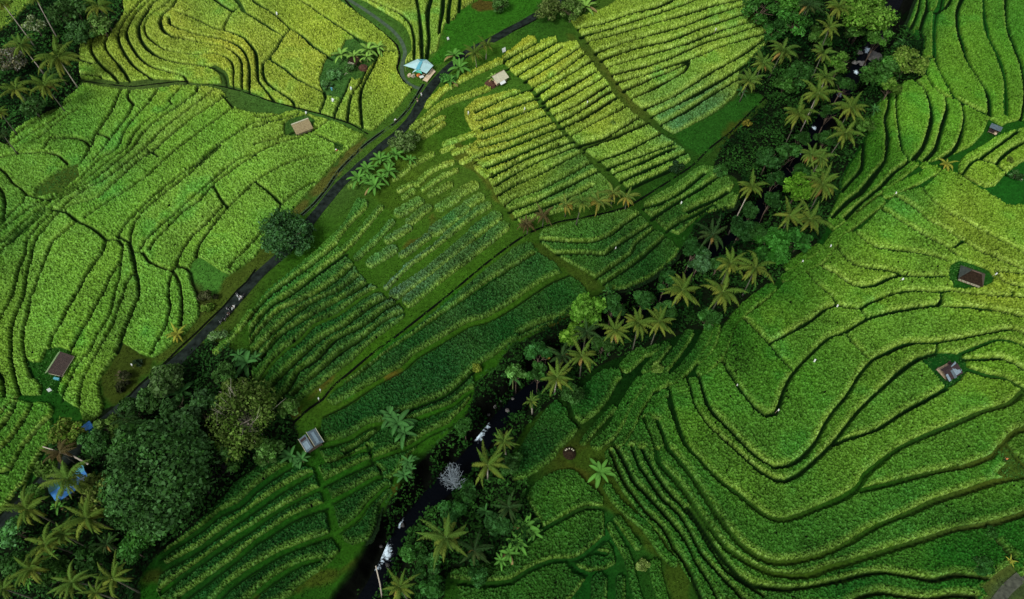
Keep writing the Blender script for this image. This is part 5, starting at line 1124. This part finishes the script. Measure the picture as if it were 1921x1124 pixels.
# dark thatched hip hut
t = hut_base(1826, 515, 1850, 524, 6.6, 5.0, 'dark thatched hut with a hipped roof on the right hillside', name='thatched_hut')
L, W, e, rd = 6.8, 5.2, 1.8, 3.7; A = [(-L/2, -W/2, e), (L/2, -W/2, e), (L/2, W/2, e), (-L/2, W/2, e)]; r1, r2 = (-L*0.16, 0.2, rd), (L*0.24, 0.2, rd)
part('roof', slab([A[0], A[1], r2, r1], 0.2), 'dthatch', t); part('roof', slab([A[1], A[2], r2], 0.2), mat_plain('sunbleached_thatch', (0.050, 0.038, 0.026), 0.95, 3, 0.3, bump=0.8), t, 'paler right slope of the roof')
part('roof', slab([A[2], A[3], r1, r2], 0.2), mat_plain('old_thatch', (0.03, 0.026, 0.018), 0.95, 3, 0.3, bump=0.8), t); part('roof', slab([A[3], A[0], r1], 0.2), mat_plain('slate_thatch', (0.025, 0.033, 0.028), 0.9, 2, 0.3, bump=0.6), t, 'grey-green left slope of the roof')
part('ridge_cap', tube([r1, r2], [0.16, 0.16], 6), 'dwood', t); rr = random.Random(3)
part('straw_fringe', [tube([(x, -W/2+0.1, e+0.12), (x+rr.uniform(-.25, .25), -W/2-0.25-rr.random()*0.35, e-0.25)], [0.06, 0.02], 4) for x in np.arange(-L/2+0.3, L/2-0.6, 0.16)], 'cream', t, 'bleached straw ends along the lower eave')
# tin hut right
t = hut_base(1784, 690, 1800, 681, 5.0, 4.4, 'hut with a patchwork roof of pale and rusty tin sheets among the hillside terraces', name='tin_hut')
a = part('roof', slab([(-2.9, -2.6, 1.8), (2.3, -2.6, 2.0), (2.3, 0, 2.9), (-2.9, 0, 2.9)], 0.07), 'rust', t)
part('roof', slab([(-2.9, 0.02, 2.9), (2.3, 0.02, 2.9), (2.3, 0.9, 2.5), (-2.9, 0.9, 2.5)], 0.07), 'rust', t)
part('tin_sheet', slab([(0.0, -2.3, 2.14), (1.9, -2.2, 2.20), (1.9, 0.75, 2.98), (0.0, 0.3, 2.98)], 0.05), 'tinp', t); part('tin_sheet', slab([(-0.9, -2.75, 1.93), (-0.05, -2.75, 1.95), (-0.05, -0.6, 2.72), (-0.9, -0.6, 2.72)], 0.05), 'tin', t)
part('tin_sheet', slab([(-2.85, -2.75, 1.90), (-2.1, -2.75, 1.92), (-2.1, -0.9, 2.60), (-2.85, -0.9, 2.60)], 0.05), 'tinp', t); part('tin_sheet', slab([(2.05, -1.9, 2.28), (2.38, -1.9, 2.30), (2.38, 0.9, 2.72), (2.05, 0.9, 2.82)], 0.05), 'tinp', t)
part('wall', [box(0, -2.0, 1.2, 4.2, 0.08, 1.3), box(2.0, 0, 1.2, 0.08, 3.4, 1.3)], 'rust', t)
# tin hut centre left
t = hut_base(582, 825, 574, 812, 4.6, 4.6, 'grey tin-roofed hut with split roof at the foot of the dark terraces', name='tin_hut')
part('roof', slab([(-2.3, -2.5, 2.1), (2.3, -2.5, 2.1), (2.3, -0.15, 2.7), (-2.3, -0.15, 2.7)], 0.07), 'tin', t); part('roof', slab([(-2.3, 0.35, 2.6), (2.1, 0.35, 2.6), (2.1, 2.4, 2.0), (-2.3, 2.4, 2.0)], 0.07), 'tin', t)
part('tin_sheet', slab([(-1.9, -1.7, 2.42), (1.6, -1.7, 2.42), (1.6, -0.9, 2.62), (-1.9, -0.9, 2.62)], 0.04), 'tinp', t); part('tin_sheet', slab([(-1.8, 0.8, 2.58), (0.4, 0.8, 2.58), (0.4, 2.1, 2.2), (-1.8, 2.1, 2.2)], 0.04), 'tinp', t)
part('tin_sheet', slab([(0.9, 0.7, 2.60), (1.6, 0.7, 2.60), (1.6, 2.2, 2.16), (0.9, 2.2, 2.16)], 0.04), 'rust', t, 'dark purple-brown sheet'); part('beam', [box(0, -2.55, 2.14, 4.8, 0.1, 0.12), box(0, -0.1, 2.8, 4.8, 0.1, 0.12), box(0, 2.45, 2.04, 4.6, 0.1, 0.12)], 'cream', t)
part('wall', box(0, 2.0, 1.2, 3.8, 0.08, 1.4), 'dwood', t); part('wall', box(-1.9, 0, 1.2, 0.08, 3.6, 1.4), 'dwood', t)
# small tin shed top right
t = hut_base(1870, 238, 1884, 244, 3.2, 2.0, 'tiny shed with a grey-blue tin roof beside the footpath of the upper-right plots', name='tin_shed', cat='shed')
part('roof', slab([(-1.8, -0.6, 1.9), (1.8, -0.6, 1.9), (1.8, 1.2, 2.4), (-1.8, 1.2, 2.4)], 0.06), 'tin', t); part('wall', [box(-0.6, -0.8, 1.2, 1.8, 0.06, 1.0), box(0.2, 0.9, 1.2, 3.0, 0.06, 1.2)], 'rust', t); part('sack', box(0.9, -0.9, 0.85, 0.6, 0.4, 0.5, 0.3), 'beige', t)
# small round hut near gorge strips
X, Y, Z = G0(1068, 851, 0.8); t = empty('round_hut', (X, Y, float(zplane(X, Y)))); tag(t, 'small round dark hut at the lower end of the dark rice plot', 'hut')
part('wall', tube([(0, 0, -0.2), (0, 0, 1.1)], [1.1, 1.1], 14), 'dwood', t); part('roof', tube([(0, 0, 0.95), (0.1, 0, 1.5), (0.1, 0.1, 2.1)], [1.55, 1.0, 0.1], 14), 'dthatch', t)
rr = random.Random(8); part('roof_stones', [box(math.cos(k)*0.9, 0.35+math.sin(k)*0.5, 1.62, 0.32, 0.22, 0.10, k) for k in (0.2, 0.9, 1.6, 2.3, 2.9)], 'cream', t, 'pale flat scraps on the roof')
# low brown shelter among bananas
X, Y, Z, a = frame_of(664, 116, 674, 119, 1.2); t = empty('lean_to', (X, Y, float(zplane(X, Y))), a); tag(t, 'low brown shelter under the banana plants of the weedy clearing', 'shelter')
for sx in (-1.2, 1.2):
    for sy in (-0.8, 0.8): part('post', tube([(sx, sy, -0.3), (sx, sy, 1.4)], [0.06, 0.05], 5), 'dwood', t)
part('roof', slab([(-1.6, -1.2, 1.3), (1.5, -1.2, 1.3), (1.5, 1.3, 2.0), (-1.6, 1.3, 2.0)], 0.12), 'dthatch', t); part('plank', [box(-0.4, -1.35, 1.42, 2.0, 0.18, 0.06, 0.1), box(-0.2, -1.05, 1.55, 1.8, 0.14, 0.06, -0.05)], 'cream', t)
for px, py, s_, l in [(681, 127, 1.5, 'round heap of brown straw below the brown shelter'), (920, 158, 1.9, 'round heap of red-brown straw beside the cream-roofed hut')]:
    X, Y, Z = G0(px, py, 0.3); bm = bmesh.new(); bmesh.ops.create_uvsphere(bm, u_segments=20, v_segments=12, radius=1.0)
    for v in bm.verts: c = v.co; k = 1+0.12*math.sin(c.x*7)*math.cos(c.y*6+1)+0.06*math.sin(c.z*15); v.co = Vector((c.x*s_*k, c.y*s_*0.9*k, max(c.z, -0.3)*s_*0.75*k))
    me = bpy.data.meshes.new('straw_heap'); bm.to_mesh(me); bm.free(); o = obj('straw_heap', me, mat_plain('brown_straw', (0.05, 0.022, 0.012), 0.95, 2.5, 0.5, bump=1.0)); o.location = (X, Y, float(zplane(X, Y))); tag(o, l, 'straw heap')
# turquoise stall at the road
ex = [GZ(*p, 0)[:2] for p in ((0, 0),)]
def at(px, py, h): X, Y, Z = G0(px, py, h); return np.array([X, Y, Z])
base = at(787, 140, 0); t = empty('roadside_stall', tuple(base)); tag(t, 'open roadside stall under a turquoise tarp roof with a wooden deck', 'stall')
def rel(px, py, h): return at(px, py, h)-base
PW, PN1, PN2, PE, PS2, PS1 = rel(757, 123, 2.3), rel(783, 111, 2.3), rel(800, 112, 2.3), rel(813, 123, 2.3), rel(800, 138, 2.3), rel(773, 137, 2.3)
pk1, pk2 = rel(790, 116, 3.5), rel(784, 131, 3.3)
part('roof', slab([PW, PN1, pk1, pk2, PS1][::-1][0:3], 0.05), 'turq', t)
part('roof', slab([PW, PN1, pk1], 0.05), 'turq', t); part('roof', slab([PW, pk1, pk2], 0.05), 'turq', t); part('roof', slab([pk1, PN2, PE], 0.05), 'turq', t)
part('roof', slab([pk1, PE, pk2], 0.05), 'turq', t); part('roof', slab([pk2, PE, PS2], 0.05), 'turq', t); part('roof', slab([PN1, PN2, pk1], 0.05), 'turqd', t, 'darker back flap')
nrm_ = np.array([0, 0, 0.10]); part('roof_strip', slab([pk1+nrm_+[-0.5, 0, 0], pk1+nrm_+[0.5, 0, 0], pk2+nrm_+[0.45, 0, 0], pk2+nrm_+[-0.75, 0, 0]], 0.04), 'turqd', t, 'darker blue-green strip over the ridge')
g1, g2, g3, g4 = rel(783, 128.5, 3.3), rel(788, 129.5, 3.3), rel(792, 139, 2.3), rel(778, 135, 2.4); part('green_tarp', slab([g1+[0, 0, .12], g2+[0, 0, .12], g3+[0, 0, .1], g4+[0, 0, .1]], 0.05), 'green', t)
for p in (PW, PN1, PN2, PE, PS2, PS1):
    q = p*0.9; part('post', tube([(q[0], q[1], -0.3), (q[0], q[1], p[2])], [0.06, 0.06], 6), 'wood', t)
d1, d2_, d3, d4 = rel(811, 128, 0.6), rel(817, 134, 0.6), rel(801, 154, 0.6), rel(793, 150, 0.6)
def plank_row(a, b, c, d, n, name, mat, t):
    geo = []
    for k in range(n):
        s0, s1 = (k+0.06)/n, (k+0.94)/n; geo.append(slab([a+(b-a)*s0, a+(b-a)*s1, d+(c-d)*s1, d+(c-d)*s0], 0.08))
    part(name, geo, mat, t)
plank_row(d1, d2_, d3, d4, 6, 'deck', 'beige', t); part('deck_leg', [tube([(p[0], p[1], -0.3), (p[0], p[1], 0.6)], [0.07, 0.07], 5) for p in (d1, d2_, d3, d4)], 'wood', t)
for px, py, m, l in [(768,141,'beige','beige crate under the left eave of the turquoise stall'),(775,142,'cream','pale sack stack at the front of the turquoise stall'),(785,141,'orange','orange crate below the green tarp of the turquoise stall'),(791,145,'white','white table in front of the turquoise stall'),(795,141,'beige','low stool between the white table and the deck')]:
    p = at(px, py, 0.5); nm = {'white': 'table', 'cream': 'sack_stack', 'orange': 'crate', 'beige': 'crate'}[m]; nm = 'stool' if 'stool' in l else nm
    e = empty(nm, (p[0], p[1], float(zplane(p[0], p[1]))), 0.5); tag(e, l, nm.replace('_', ' '))
    if nm in ('table', 'stool'):
        s_ = 1.3 if nm == 'table' else 0.7; part('top', box(0, 0, 0.72, s_, s_*0.8, 0.06), m, e)
        for sx in (-1, 1):
            for sy in (-1, 1): part('leg', box(sx*s_*0.42, sy*s_*0.32, 0.35, 0.06, 0.06, 0.7), 'wood', e)
    else: part('body', [box(0, 0, 0.28, 1.1, 0.8, 0.55), box(0.1, 0.05, 0.72, 0.8, 0.6, 0.30, 0.2)], m, e); part('rim', [box(0, 0.41, 0.57, 1.14, 0.05, 0.08), box(0, -0.41, 0.57, 1.14, 0.05, 0.08)], 'wood', e)
# blue roofed house lower left
X, Y, Z, a = frame_of(128, 905, 158, 885, 3.0); t = empty('blue_roofed_house', (X, Y, float(zplane(X, Y))), a); tag(t, 'house with patched blue and turquoise roof half hidden under a palm', 'house')
t.scale = (0.8, 0.85, 0.9); part('wall', box(0, 0, 1.3, 8.4, 4.2, 2.7), 'dwood', t)
part('roof', slab([(-4.8, -2.7, 2.5), (-0.6, -2.7, 2.5), (-0.6, 0, 3.7), (-4.8, 0, 3.7)], 0.08), 'blue', t, 'bright blue roof sheets'); part('roof', slab([(-0.58, -2.7, 2.5), (4.8, -2.7, 2.5), (4.8, 0, 3.7), (-0.58, 0, 3.7)], 0.08), 'blue', t)
part('roof', slab([(-5.0, 0.02, 3.7), (0.4, 0.02, 3.7), (0.4, 3.0, 2.5), (-5.0, 3.0, 2.5)], 0.08), 'teal', t, 'dull turquoise roof sheets'); part('roof', slab([(0.42, 0.02, 3.7), (4.8, 0.02, 3.7), (4.8, 2.7, 2.5), (0.42, 2.7, 2.5)], 0.08), 'turqd', t)
part('tin_sheet', slab([(2.4, -2.3, 2.76), (4.4, -2.3, 2.76), (4.4, -0.9, 3.42), (2.4, -0.9, 3.42)], 0.05), 'tin', t); part('door', box(-3.0, -2.13, 1.1, 0.9, 0.06, 2.0), 'beige', t)
X, Y, Z = G0(164, 801, 1.2); t = empty('water_tank', (X, Y, float(zplane(X, Y))), 0.75); tag(t, 'bright blue square tank beside the path end at the lower left', 'tank')
part('body', box(0, 0, 0.6, 1.9, 1.9, 1.25), 'blue', t); part('lid', [box(0, 0, 1.28, 2.05, 2.05, 0.10), box(0.3, 0.2, 1.37, 0.5, 0.5, 0.08)], 'blue', t)
for px, py, s_, l in [(147, 807, 0.9, 'small white board box left of the bright blue tank'), (946, 96, 1.3, 'square white signboard at the top left end of the bright rice rows'), (93, 733, 0.8, 'white sack lying on the path below the brown-roofed shed'), (1361, 75, 0, ''), (841, 73, 0.7, 'small pale board lying on the mown grass')]:
    if not s_: continue
    X, Y, Z = G0(px, py, 0.8); t = empty('white_board', (X, Y, float(zplane(X, Y))), 0.6); tag(t, l, 'board')
    part('panel', slab([(-s_/2, 0, 0.5), (s_/2, 0, 0.5), (s_/2, 0.35, 0.5+s_), (-s_/2, 0.35, 0.5+s_)], 0.06), 'white', t); part('stake', [tube([(sx*s_*0.4, 0.1, -0.2), (sx*s_*0.4, 0.15, 0.9)], [0.04, 0.04], 5) for sx in (-1, 1)], 'wood', t)

# ---------------------------------------------------------------- cloth flags against birds
def flag(px, py, label, w=0.9, h=1.1, pole=2.0, grp='white cloths hung on poles to scare birds'):
    X, Y, Z = G0(px, py, 1.7); w *= 0.75; h *= 0.75; zb = float(zplane(X, Y)); rr = random.Random(int(px+py)); t = empty('scare_flag', (X, Y, zb), rr.uniform(-0.6, 0.6)); tag(t, label, 'bird-scaring cloth', grp)
    part('pole', tube([(0, 0, -0.3), (0.05, 0.02, pole)], [0.03, 0.02], 5), 'beige', t); V = []; F = []; n = 6
    for j in range(n+1):
        for i in range(n+1):
            u, v = i/n, j/n; V.append((0.05+u*w*(1-0.35*v), 0.18*math.sin(u*5+v*2)-0.15*v+0.2*u, pole-v*h-0.25*u*u+0.1*math.sin(v*4)))
    for j in range(n):
        for i in range(n): a_ = j*(n+1)+i; F.append((a_, a_+1, a_+n+2, a_+n+1))
    V2 = [(x, y-0.03, z) for x, y, z in V]; m = len(V); part('cloth', (V+V2, F+[tuple(m+i for i in f[::-1]) for f in F]), 'white', t)
for a in [(517,24,'tall white cloth on a pole at the top of the yellow-green terraces'),(656,164,'white cloth over the thin strip in the upper-left terraces',1.0,1.3),(621,186,'large hanging white cloth by the bamboo pole, upper-left terraces',1.3,1.4),(572,211,'white cloth beside the straw-roofed shed',0.8,0.7),(877,210,'white cloth on the bare grass left of the rice rows',0.6,1.4),
 (1101,191,'white cloth in the middle of the bright rice rows',0.5,0.6),(983,203,'thin white cloth among the rows left of the footpath',0.5,1.0),(1342,54,'white cloth high in the long rice rows',0.5,0.9),(1277,380,'white cloth over the short dark rice rows',0.6,0.8),(1154,465,'tiny white cloth in the curved plots by the orange-tinged palms',0.4,0.4),
 (1094,495,0) ,(1680,362,'white cloth beside the dry twig on the terrace path',0.6,0.6),(1558,461,'white cloth on the border strip of the hillside',0.5,0.8),(1505,490,'white cloth low on the border strip above the gorge',0.5,0.5),(1692,523,'white cloth on the terrace edge left of the dark thatched hut',0.7,0.6),(1570,574,'white cloth at the corner of three terraces above the gorge',0.7,0.9),
 (1527,677,'white cloth in the centre of the nested terraces',1.0,1.0),(1459,769,'small white cloth at the inner bend of the nested terraces',0.5,0.5),(1382,722,'thin white cloth on the narrow terrace line left of the nested plots',0.35,0.4),(1868,513,'pale cloth on a leaning pole right of the dark thatched hut',0.5,0.8),(599,732,'white rag by the end of the black ditch',0.5,0.4),(596,748,'second white rag by the end of the black ditch, nearer the brown bank',0.5,0.4),(245,685,'white rag in the bare clearing by the road',0.6,0.6)]:
    if a[2]: flag(*a)
# bare poles
for px, py, dx, dy, L_, l in [(645,137,1.6,-1.3,3.2,'bent bamboo pole in the weedy clearing'),(626,164,-0.4,-1.2,3.0,'bamboo pole tied with turquoise cloth above the large white cloth')]:
    X, Y, Z = G0(px, py, 0.8); t = empty('bamboo_pole', (X, Y, float(zplane(X, Y)))); tag(t, l, 'pole'); part('cane', tube([(0, 0, -0.2), (dx*0.5, dy*0.4, L_*0.4), (dx, dy*1.1, L_*0.55)], [0.06, 0.06, 0.05], 6), 'cream', t)
    if 'turq' in l: part('cloth', [box(dx, dy, L_*0.5, 0.5, 0.4, 0.35, 0.4), box(dx+0.1, dy-0.3, L_*0.38, 0.3, 0.3, 0.4)], 'turqd', t)
# bare leaning trunk at the bottom of the gorge, fallen trunk near blue house, dead bush, stump
def trunk_thing(name, pts, rad, label, cat, mat=BARK):
    P3 = [at(*p) for p in pts]; b = P3[0]; t = empty(name, tuple(b)); tag(t, label, cat); part('trunk', tube([p-b for p in P3], rad, 7), mat, t); return t
trunk_thing('leaning_trunk', [(717, 1121, -5), (713, 1096, 0), (705, 1062, 4)], [0.2, 0.16, 0.12], 'thin bare trunk leaning over the lower white rapids', 'trunk')
trunk_thing('bare_trunk', [(166, 871, 2.6), (140, 857, 3.6), (80, 838, 4.6)], [0.22, 0.2, 0.12], 'pale fallen palm stem lying over the withered palm', 'trunk')
def dead_bush(px, py, d, label, h=2.5, n=46, mat=BARK, k_=1.0):
    b = at(px, py, 0); b[2] = zg(b[0], b[1]); R = d*0.5*mpp(px, py); r_ = random.Random(int(px)); t = empty('dead_bush', tuple(b)); tag(t, label, 'dead bush'); geo = []
    dz = (at(px, py, h)-at(px, py, 0)); oz = zplane(b[0], b[1])-b[2]
    for k in range(n):
        a_ = r_.uniform(0, 6.28); q = R*math.sqrt(r_.random()); e = np.array([math.cos(a_)*q, math.sin(a_)*q, oz+h*(0.3+0.7*r_.random())]); m_ = e*np.array([0.45, 0.45, 0.55])+np.array([r_.gauss(0, .22), r_.gauss(0, .22), 0])*R*0.6
        geo.append(tube([(0, 0, 0), m_, e], [0.06*k_, 0.05*k_, 0.02*k_], 4)); e2 = m_+(e-m_)*0.5+np.array([r_.uniform(-.7, .7), r_.uniform(-.7, .7), 0.4]); 
        for _ in range(3):
            q0 = m_+(e-m_)*r_.uniform(0.1, 0.9); q1 = q0+np.array([r_.gauss(0, .7), r_.gauss(0, .7), r_.uniform(-.2, .5)])*R*0.3; q2 = q1+np.array([r_.gauss(0, .5), r_.gauss(0, .5), 0.1])*R*0.2; geo.append(tube([q0, q1, q2], [0.03*k_, 0.02*k_, 0.01*k_], 3))
    part('branches', geo, mat, t)
TWIG = mat_plain('grey_twigs', (0.20, 0.20, 0.14), 0.9, 3, 0.2)
PALE = mat_plain('bleached_twigs', (0.20, 0.25, 0.28), 0.9, 3, 0.15)
dead_bush(850, 898, 50, 'bleached leafless bush hanging over the dark lower gorge', 2.5, 60, PALE)
dead_bush(1908, 333, 26, 'bare stump with pale roots at the right edge', 1.0, 12, BARK)
dead_bush(468, 800, 110, 'tangle of white dead branches above the open-crowned olive tree', 12.0, 26, TWIG, 1.3)
dead_bush(232, 705, 26, 'dry twigs standing in the dark low bush of the bare clearing', 1.6, 16, DARKBARK)
dead_bush(205, 930, 34, 'pale dry twigs beside the pale olive tree', 6, 26, BARK)
# ---------------------------------------------------------------- people
def body(name, pts, edges, rad, mat, parent, sub=1):
    me = bpy.data.meshes.new(name); me.from_pydata(pts, edges, []); me.update(); o = obj(name, me, M_[mat], parent); o.modifiers.new('skin', 'SKIN'); o.modifiers.new('sub', 'SUBSURF').levels = sub
    for i, v in enumerate(me.skin_vertices[0].data): v.radius = (rad[i], rad[i]); v.use_root = (i == 0)
    return o
def person(px, py, yaw, label, top='white', legs='black', hat=None, pose='stand', group=None, z=0.0, at_h=0.9):
    X, Y, Z = G0(px, py, at_h); t = empty('person', (X, Y, float(zplane(X, Y))+z), yaw); tag(t, label, 'person', group); sit = pose == 'sit'; bend = pose == 'bend'
    hz = 0.82 if sit else 0.92
    kn = [(0.30, s*0.16, hz-0.02) if sit else (0.04, s*0.11, 0.50) for s in (-1, 1)]; ft = [(0.28, s*0.17, 0.40) if sit else (0.0, s*0.12, 0.08) for s in (-1, 1)]; tx = 0.42 if bend else 0.06; tz = 0.36 if bend else 0.52
    ch = (tx*0.8, 0, hz+tz*0.8); nk = (tx, 0, hz+tz); hd = (tx+0.05, 0, hz+tz+0.17); el = [(tx+0.12, s*0.27, hz+0.24-0.1*bend) for s in (-1, 1)]; hn = [(tx+0.38, s*0.22, hz+0.20-0.25*bend) for s in (-1, 1)]
    pts = [(0, 0, hz), (tx*0.4, 0, hz+0.22), ch, nk, hd, (hd[0]+0.01, 0, hd[2]+0.10)]; e = [(0, 1), (1, 2), (2, 3), (3, 4), (4, 5)]; rd = [0.13, 0.12, 0.15, 0.055, 0.085, 0.075]
    for k, s in enumerate((-1, 1)):
        n = len(pts); pts += [(0, s*0.10, hz-0.08), kn[k], ft[k], (ft[k][0]+0.14, ft[k][1], ft[k][2]-0.04)]; e += [(0, n), (n, n+1), (n+1, n+2), (n+2, n+3)]; rd += [0.085, 0.062, 0.042, 0.035]
        n = len(pts); pts += [(ch[0], s*0.19, ch[2]+0.04), el[k], hn[k], (hn[k][0]+0.08, hn[k][1], hn[k][2]-0.02)]; e += [(2, n), (n, n+1), (n+1, n+2), (n+2, n+3)]; rd += [0.06, 0.042, 0.032, 0.022]
    body('body', pts, e, rd, 'skin', t)
    body('shirt', [(0, 0, hz+0.04), (tx*0.4, 0, hz+0.22), ch, (ch[0], -0.19, ch[2]+0.04), el[0], (ch[0], 0.19, ch[2]+0.04), el[1]], [(0, 1), (1, 2), (2, 3), (3, 4), (2, 5), (5, 6)], [0.145, 0.145, 0.165, 0.08, 0.055, 0.08, 0.055], top, t)
    body('trousers', [(0, 0, hz-0.02), (0, -0.10, hz-0.08), kn[0], (ft[0][0], ft[0][1], ft[0][2]+0.08), (0, 0.10, hz-0.08), kn[1], (ft[1][0], ft[1][1], ft[1][2]+0.08)], [(0, 1), (1, 2), (2, 3), (0, 4), (4, 5), (5, 6)], [0.145, 0.10, 0.076, 0.055, 0.10, 0.076, 0.055], legs, t)
    if hat: part('hat', tube([(hd[0], 0, hd[2]+0.06), (hd[0], 0, hd[2]+0.12), (hd[0], 0, hd[2]+0.24)], [0.24, 0.15, 0.03], 12), hat, t)
    else: part('hair', tube([(hd[0]-0.02, 0, hd[2]), (hd[0]-0.01, 0, hd[2]+0.1), (hd[0], 0, hd[2]+0.17)], [0.095, 0.10, 0.03], 10), 'black', t)
    return t
person(790.5, 177, 2.2, 'person in a white top walking on the road below the turquoise stall', 'white', 'white'); person(783, 188, 2.0, 'person in dark clothes walking at the left road edge below the stall', 'black', 'beige')
person(740, 226, 0.5, 'person in a white shirt crouching at the roadside ditch', 'white', 'chrome', pose='bend'); person(634, 282, 3.6, 'farmer in red with a white hat bending between two rice plots', 'red', 'red', 'white', 'bend')
person(1888, 862, 1.5, 'person with a white hat standing on the grass path at the right edge', 'orange', 'black', None)
# ---------------------------------------------------------------- motorbikes
def motorbike(px, py, yaw, colr, label):
    X, Y, Z = G0(px, py, 0.5); t = empty('motorbike', (X, Y, float(zplane(X, Y))+0.09), yaw); tag(t, label, 'motorbike', 'motorbikes on the road beside the clearing')
    for x in (-0.62, 0.62):
        ring = [(x+0.26*math.cos(a_), 0, 0.30+0.26*math.sin(a_)) for a_ in np.linspace(0, 2*math.pi, 17)]; w_ = part('wheel', tube(ring, [0.055]*17, 6), 'tyre', t); part('rim', tube([(x, -0.05, 0.30), (x, 0.05, 0.30)], [0.12, 0.12], 10), 'chrome', w_)
    part('fairing', [tube([(0.50, 0, 0.50), (0.42, 0, 0.80), (0.40, 0, 0.98)], [0.10, 0.18, 0.12], 8), tube([(0.36, 0, 0.42), (-0.1, 0, 0.38), (-0.45, 0, 0.55), (-0.80, 0, 0.66)], [0.13, 0.14, 0.18, 0.08], 8), tube([(0.62, 0, 0.60), (0.80, 0, 0.50)], [0.09, 0.06], 6)], colr, t)
    part('seat', tube([(0.05, 0, 0.74), (-0.35, 0, 0.80), (-0.72, 0, 0.82)], [0.11, 0.14, 0.09], 8), 'black', t); part('fork', [tube([(0.62, s*0.09, 0.30), (0.42, s*0.08, 0.95)], [0.03, 0.03], 5) for s in (-1, 1)], 'chrome', t)
    h_ = part('handlebar', tube([(0.34, -0.36, 1.02), (0.42, 0, 0.98), (0.34, 0.36, 1.02)], [0.025, 0.03, 0.025], 6), 'black', t); part('mirror', [box(0.40, s*0.38, 1.16, 0.04, 0.12, 0.08) for s in (-1, 1)], 'chrome', h_); part('headlight', tube([(0.50, 0, 0.92), (0.58, 0, 0.92)], [0.09, 0.07], 8), 'white', t); part('exhaust', tube([(-0.1, -0.16, 0.28), (-0.75, -0.18, 0.36)], [0.03, 0.06], 6), 'chrome', t)
    return t
yw = frame_of(445, 560, 425, 588)[3]
motorbike(445.5, 554, yw+0.9, 'white', 'white motorbike turned across the road, nearest the ditch'); motorbike(452, 559, yw, 'white', 'white motorbike carrying the first rider in white'); motorbike(457, 556, yw+0.15, 'black', 'dark motorbike at the right road edge, behind the first rider')
motorbike(438, 577, yw+0.1, 'white', 'white motorbike carrying the second rider in white'); motorbike(428, 580, yw+1.2, 'black', 'dark motorbike turned toward the ditch, left of the second rider'); motorbike(430, 589, yw, 'black', 'dark motorbike in the lower group on the road'); motorbike(424, 597, yw+0.2, 'rust', 'dark red motorbike, last of the lower group'); motorbike(416, 603, yw+0.1, 'black', 'dark motorbike farthest down the road')
X, Y, Z = G0(451.5, 557.5, 0.9)
person(452, 556, yw, 'rider in white shirt on the upper white motorbike', 'white', 'white', pose='sit', z=0.09, at_h=1.0); person(439, 574, yw, 'rider in white shirt on the lower white motorbike', 'white', 'white', pose='sit', z=0.09, at_h=1.0)
person(430, 587, yw, 'rider in dark jacket on the lower group of motorbikes', 'black', 'black', pose='sit', z=0.09, at_h=1.0)
for f in FIELDS:
    if 'root' in f: f['root']['kind'] = 'thing'
SKY, SUN, EXPO = 0.10, 1.5, 1.14
# ---------------------------------------------------------------- camera, light, render
sc = bpy.context.scene
cam = bpy.data.cameras.new('camera'); co = bpy.data.objects.new('camera', cam); C.objects.link(co)
co.location = (0, 0, CAMH); co.rotation_euler = (math.pi/2-PITCH, 0, 0)
cam.sensor_width = 36.0; cam.lens = 36.0*FPX/W0; cam.clip_start = 1.0; cam.clip_end = 6000
sc.camera = co
SUN_AZ, SUN_EL = math.radians(215), math.radians(52)     # azimuth clockwise from +y
w = bpy.data.worlds.new('World'); sc.world = w; w.use_nodes = True
nt = w.node_tree; bg = nt.nodes['Background']; sky = nt.nodes.new('ShaderNodeTexSky'); sky.sky_type = 'NISHITA'; sky.sun_disc = False
sky.sun_elevation = SUN_EL; sky.sun_rotation = SUN_AZ; sky.air_density = 1.0; sky.dust_density = 1.5; sky.ozone_density = 1.0
hs = nt.nodes.new('ShaderNodeHueSaturation'); hs.inputs['Saturation'].default_value = 0.12; nt.links.new(sky.outputs[0], hs.inputs['Color']); nt.links.new(hs.outputs[0], bg.inputs[0]); bg.inputs[1].default_value = SKY
sl = bpy.data.lights.new('sun', 'SUN'); sl.energy = SUN; sl.angle = math.radians(14); sl.color = (1.0, 0.96, 0.88)
so = bpy.data.objects.new('sun', sl); C.objects.link(so); so.location = (0, 0, 200)
d = Vector((math.sin(SUN_AZ)*math.cos(SUN_EL), math.cos(SUN_AZ)*math.cos(SUN_EL), math.sin(SUN_EL)))
so.rotation_euler = d.to_track_quat('Z', 'Y').to_euler()
sc.view_settings.view_transform = 'Standard'; sc.view_settings.look = 'None'; sc.view_settings.exposure = EXPO; sc.view_settings.gamma = 1.0
sc.render.engine = 'CYCLES'; sc.cycles.max_bounces = 4; sc.cycles.diffuse_bounces = 2; sc.cycles.glossy_bounces = 2
sc.cycles.use_adaptive_sampling = True
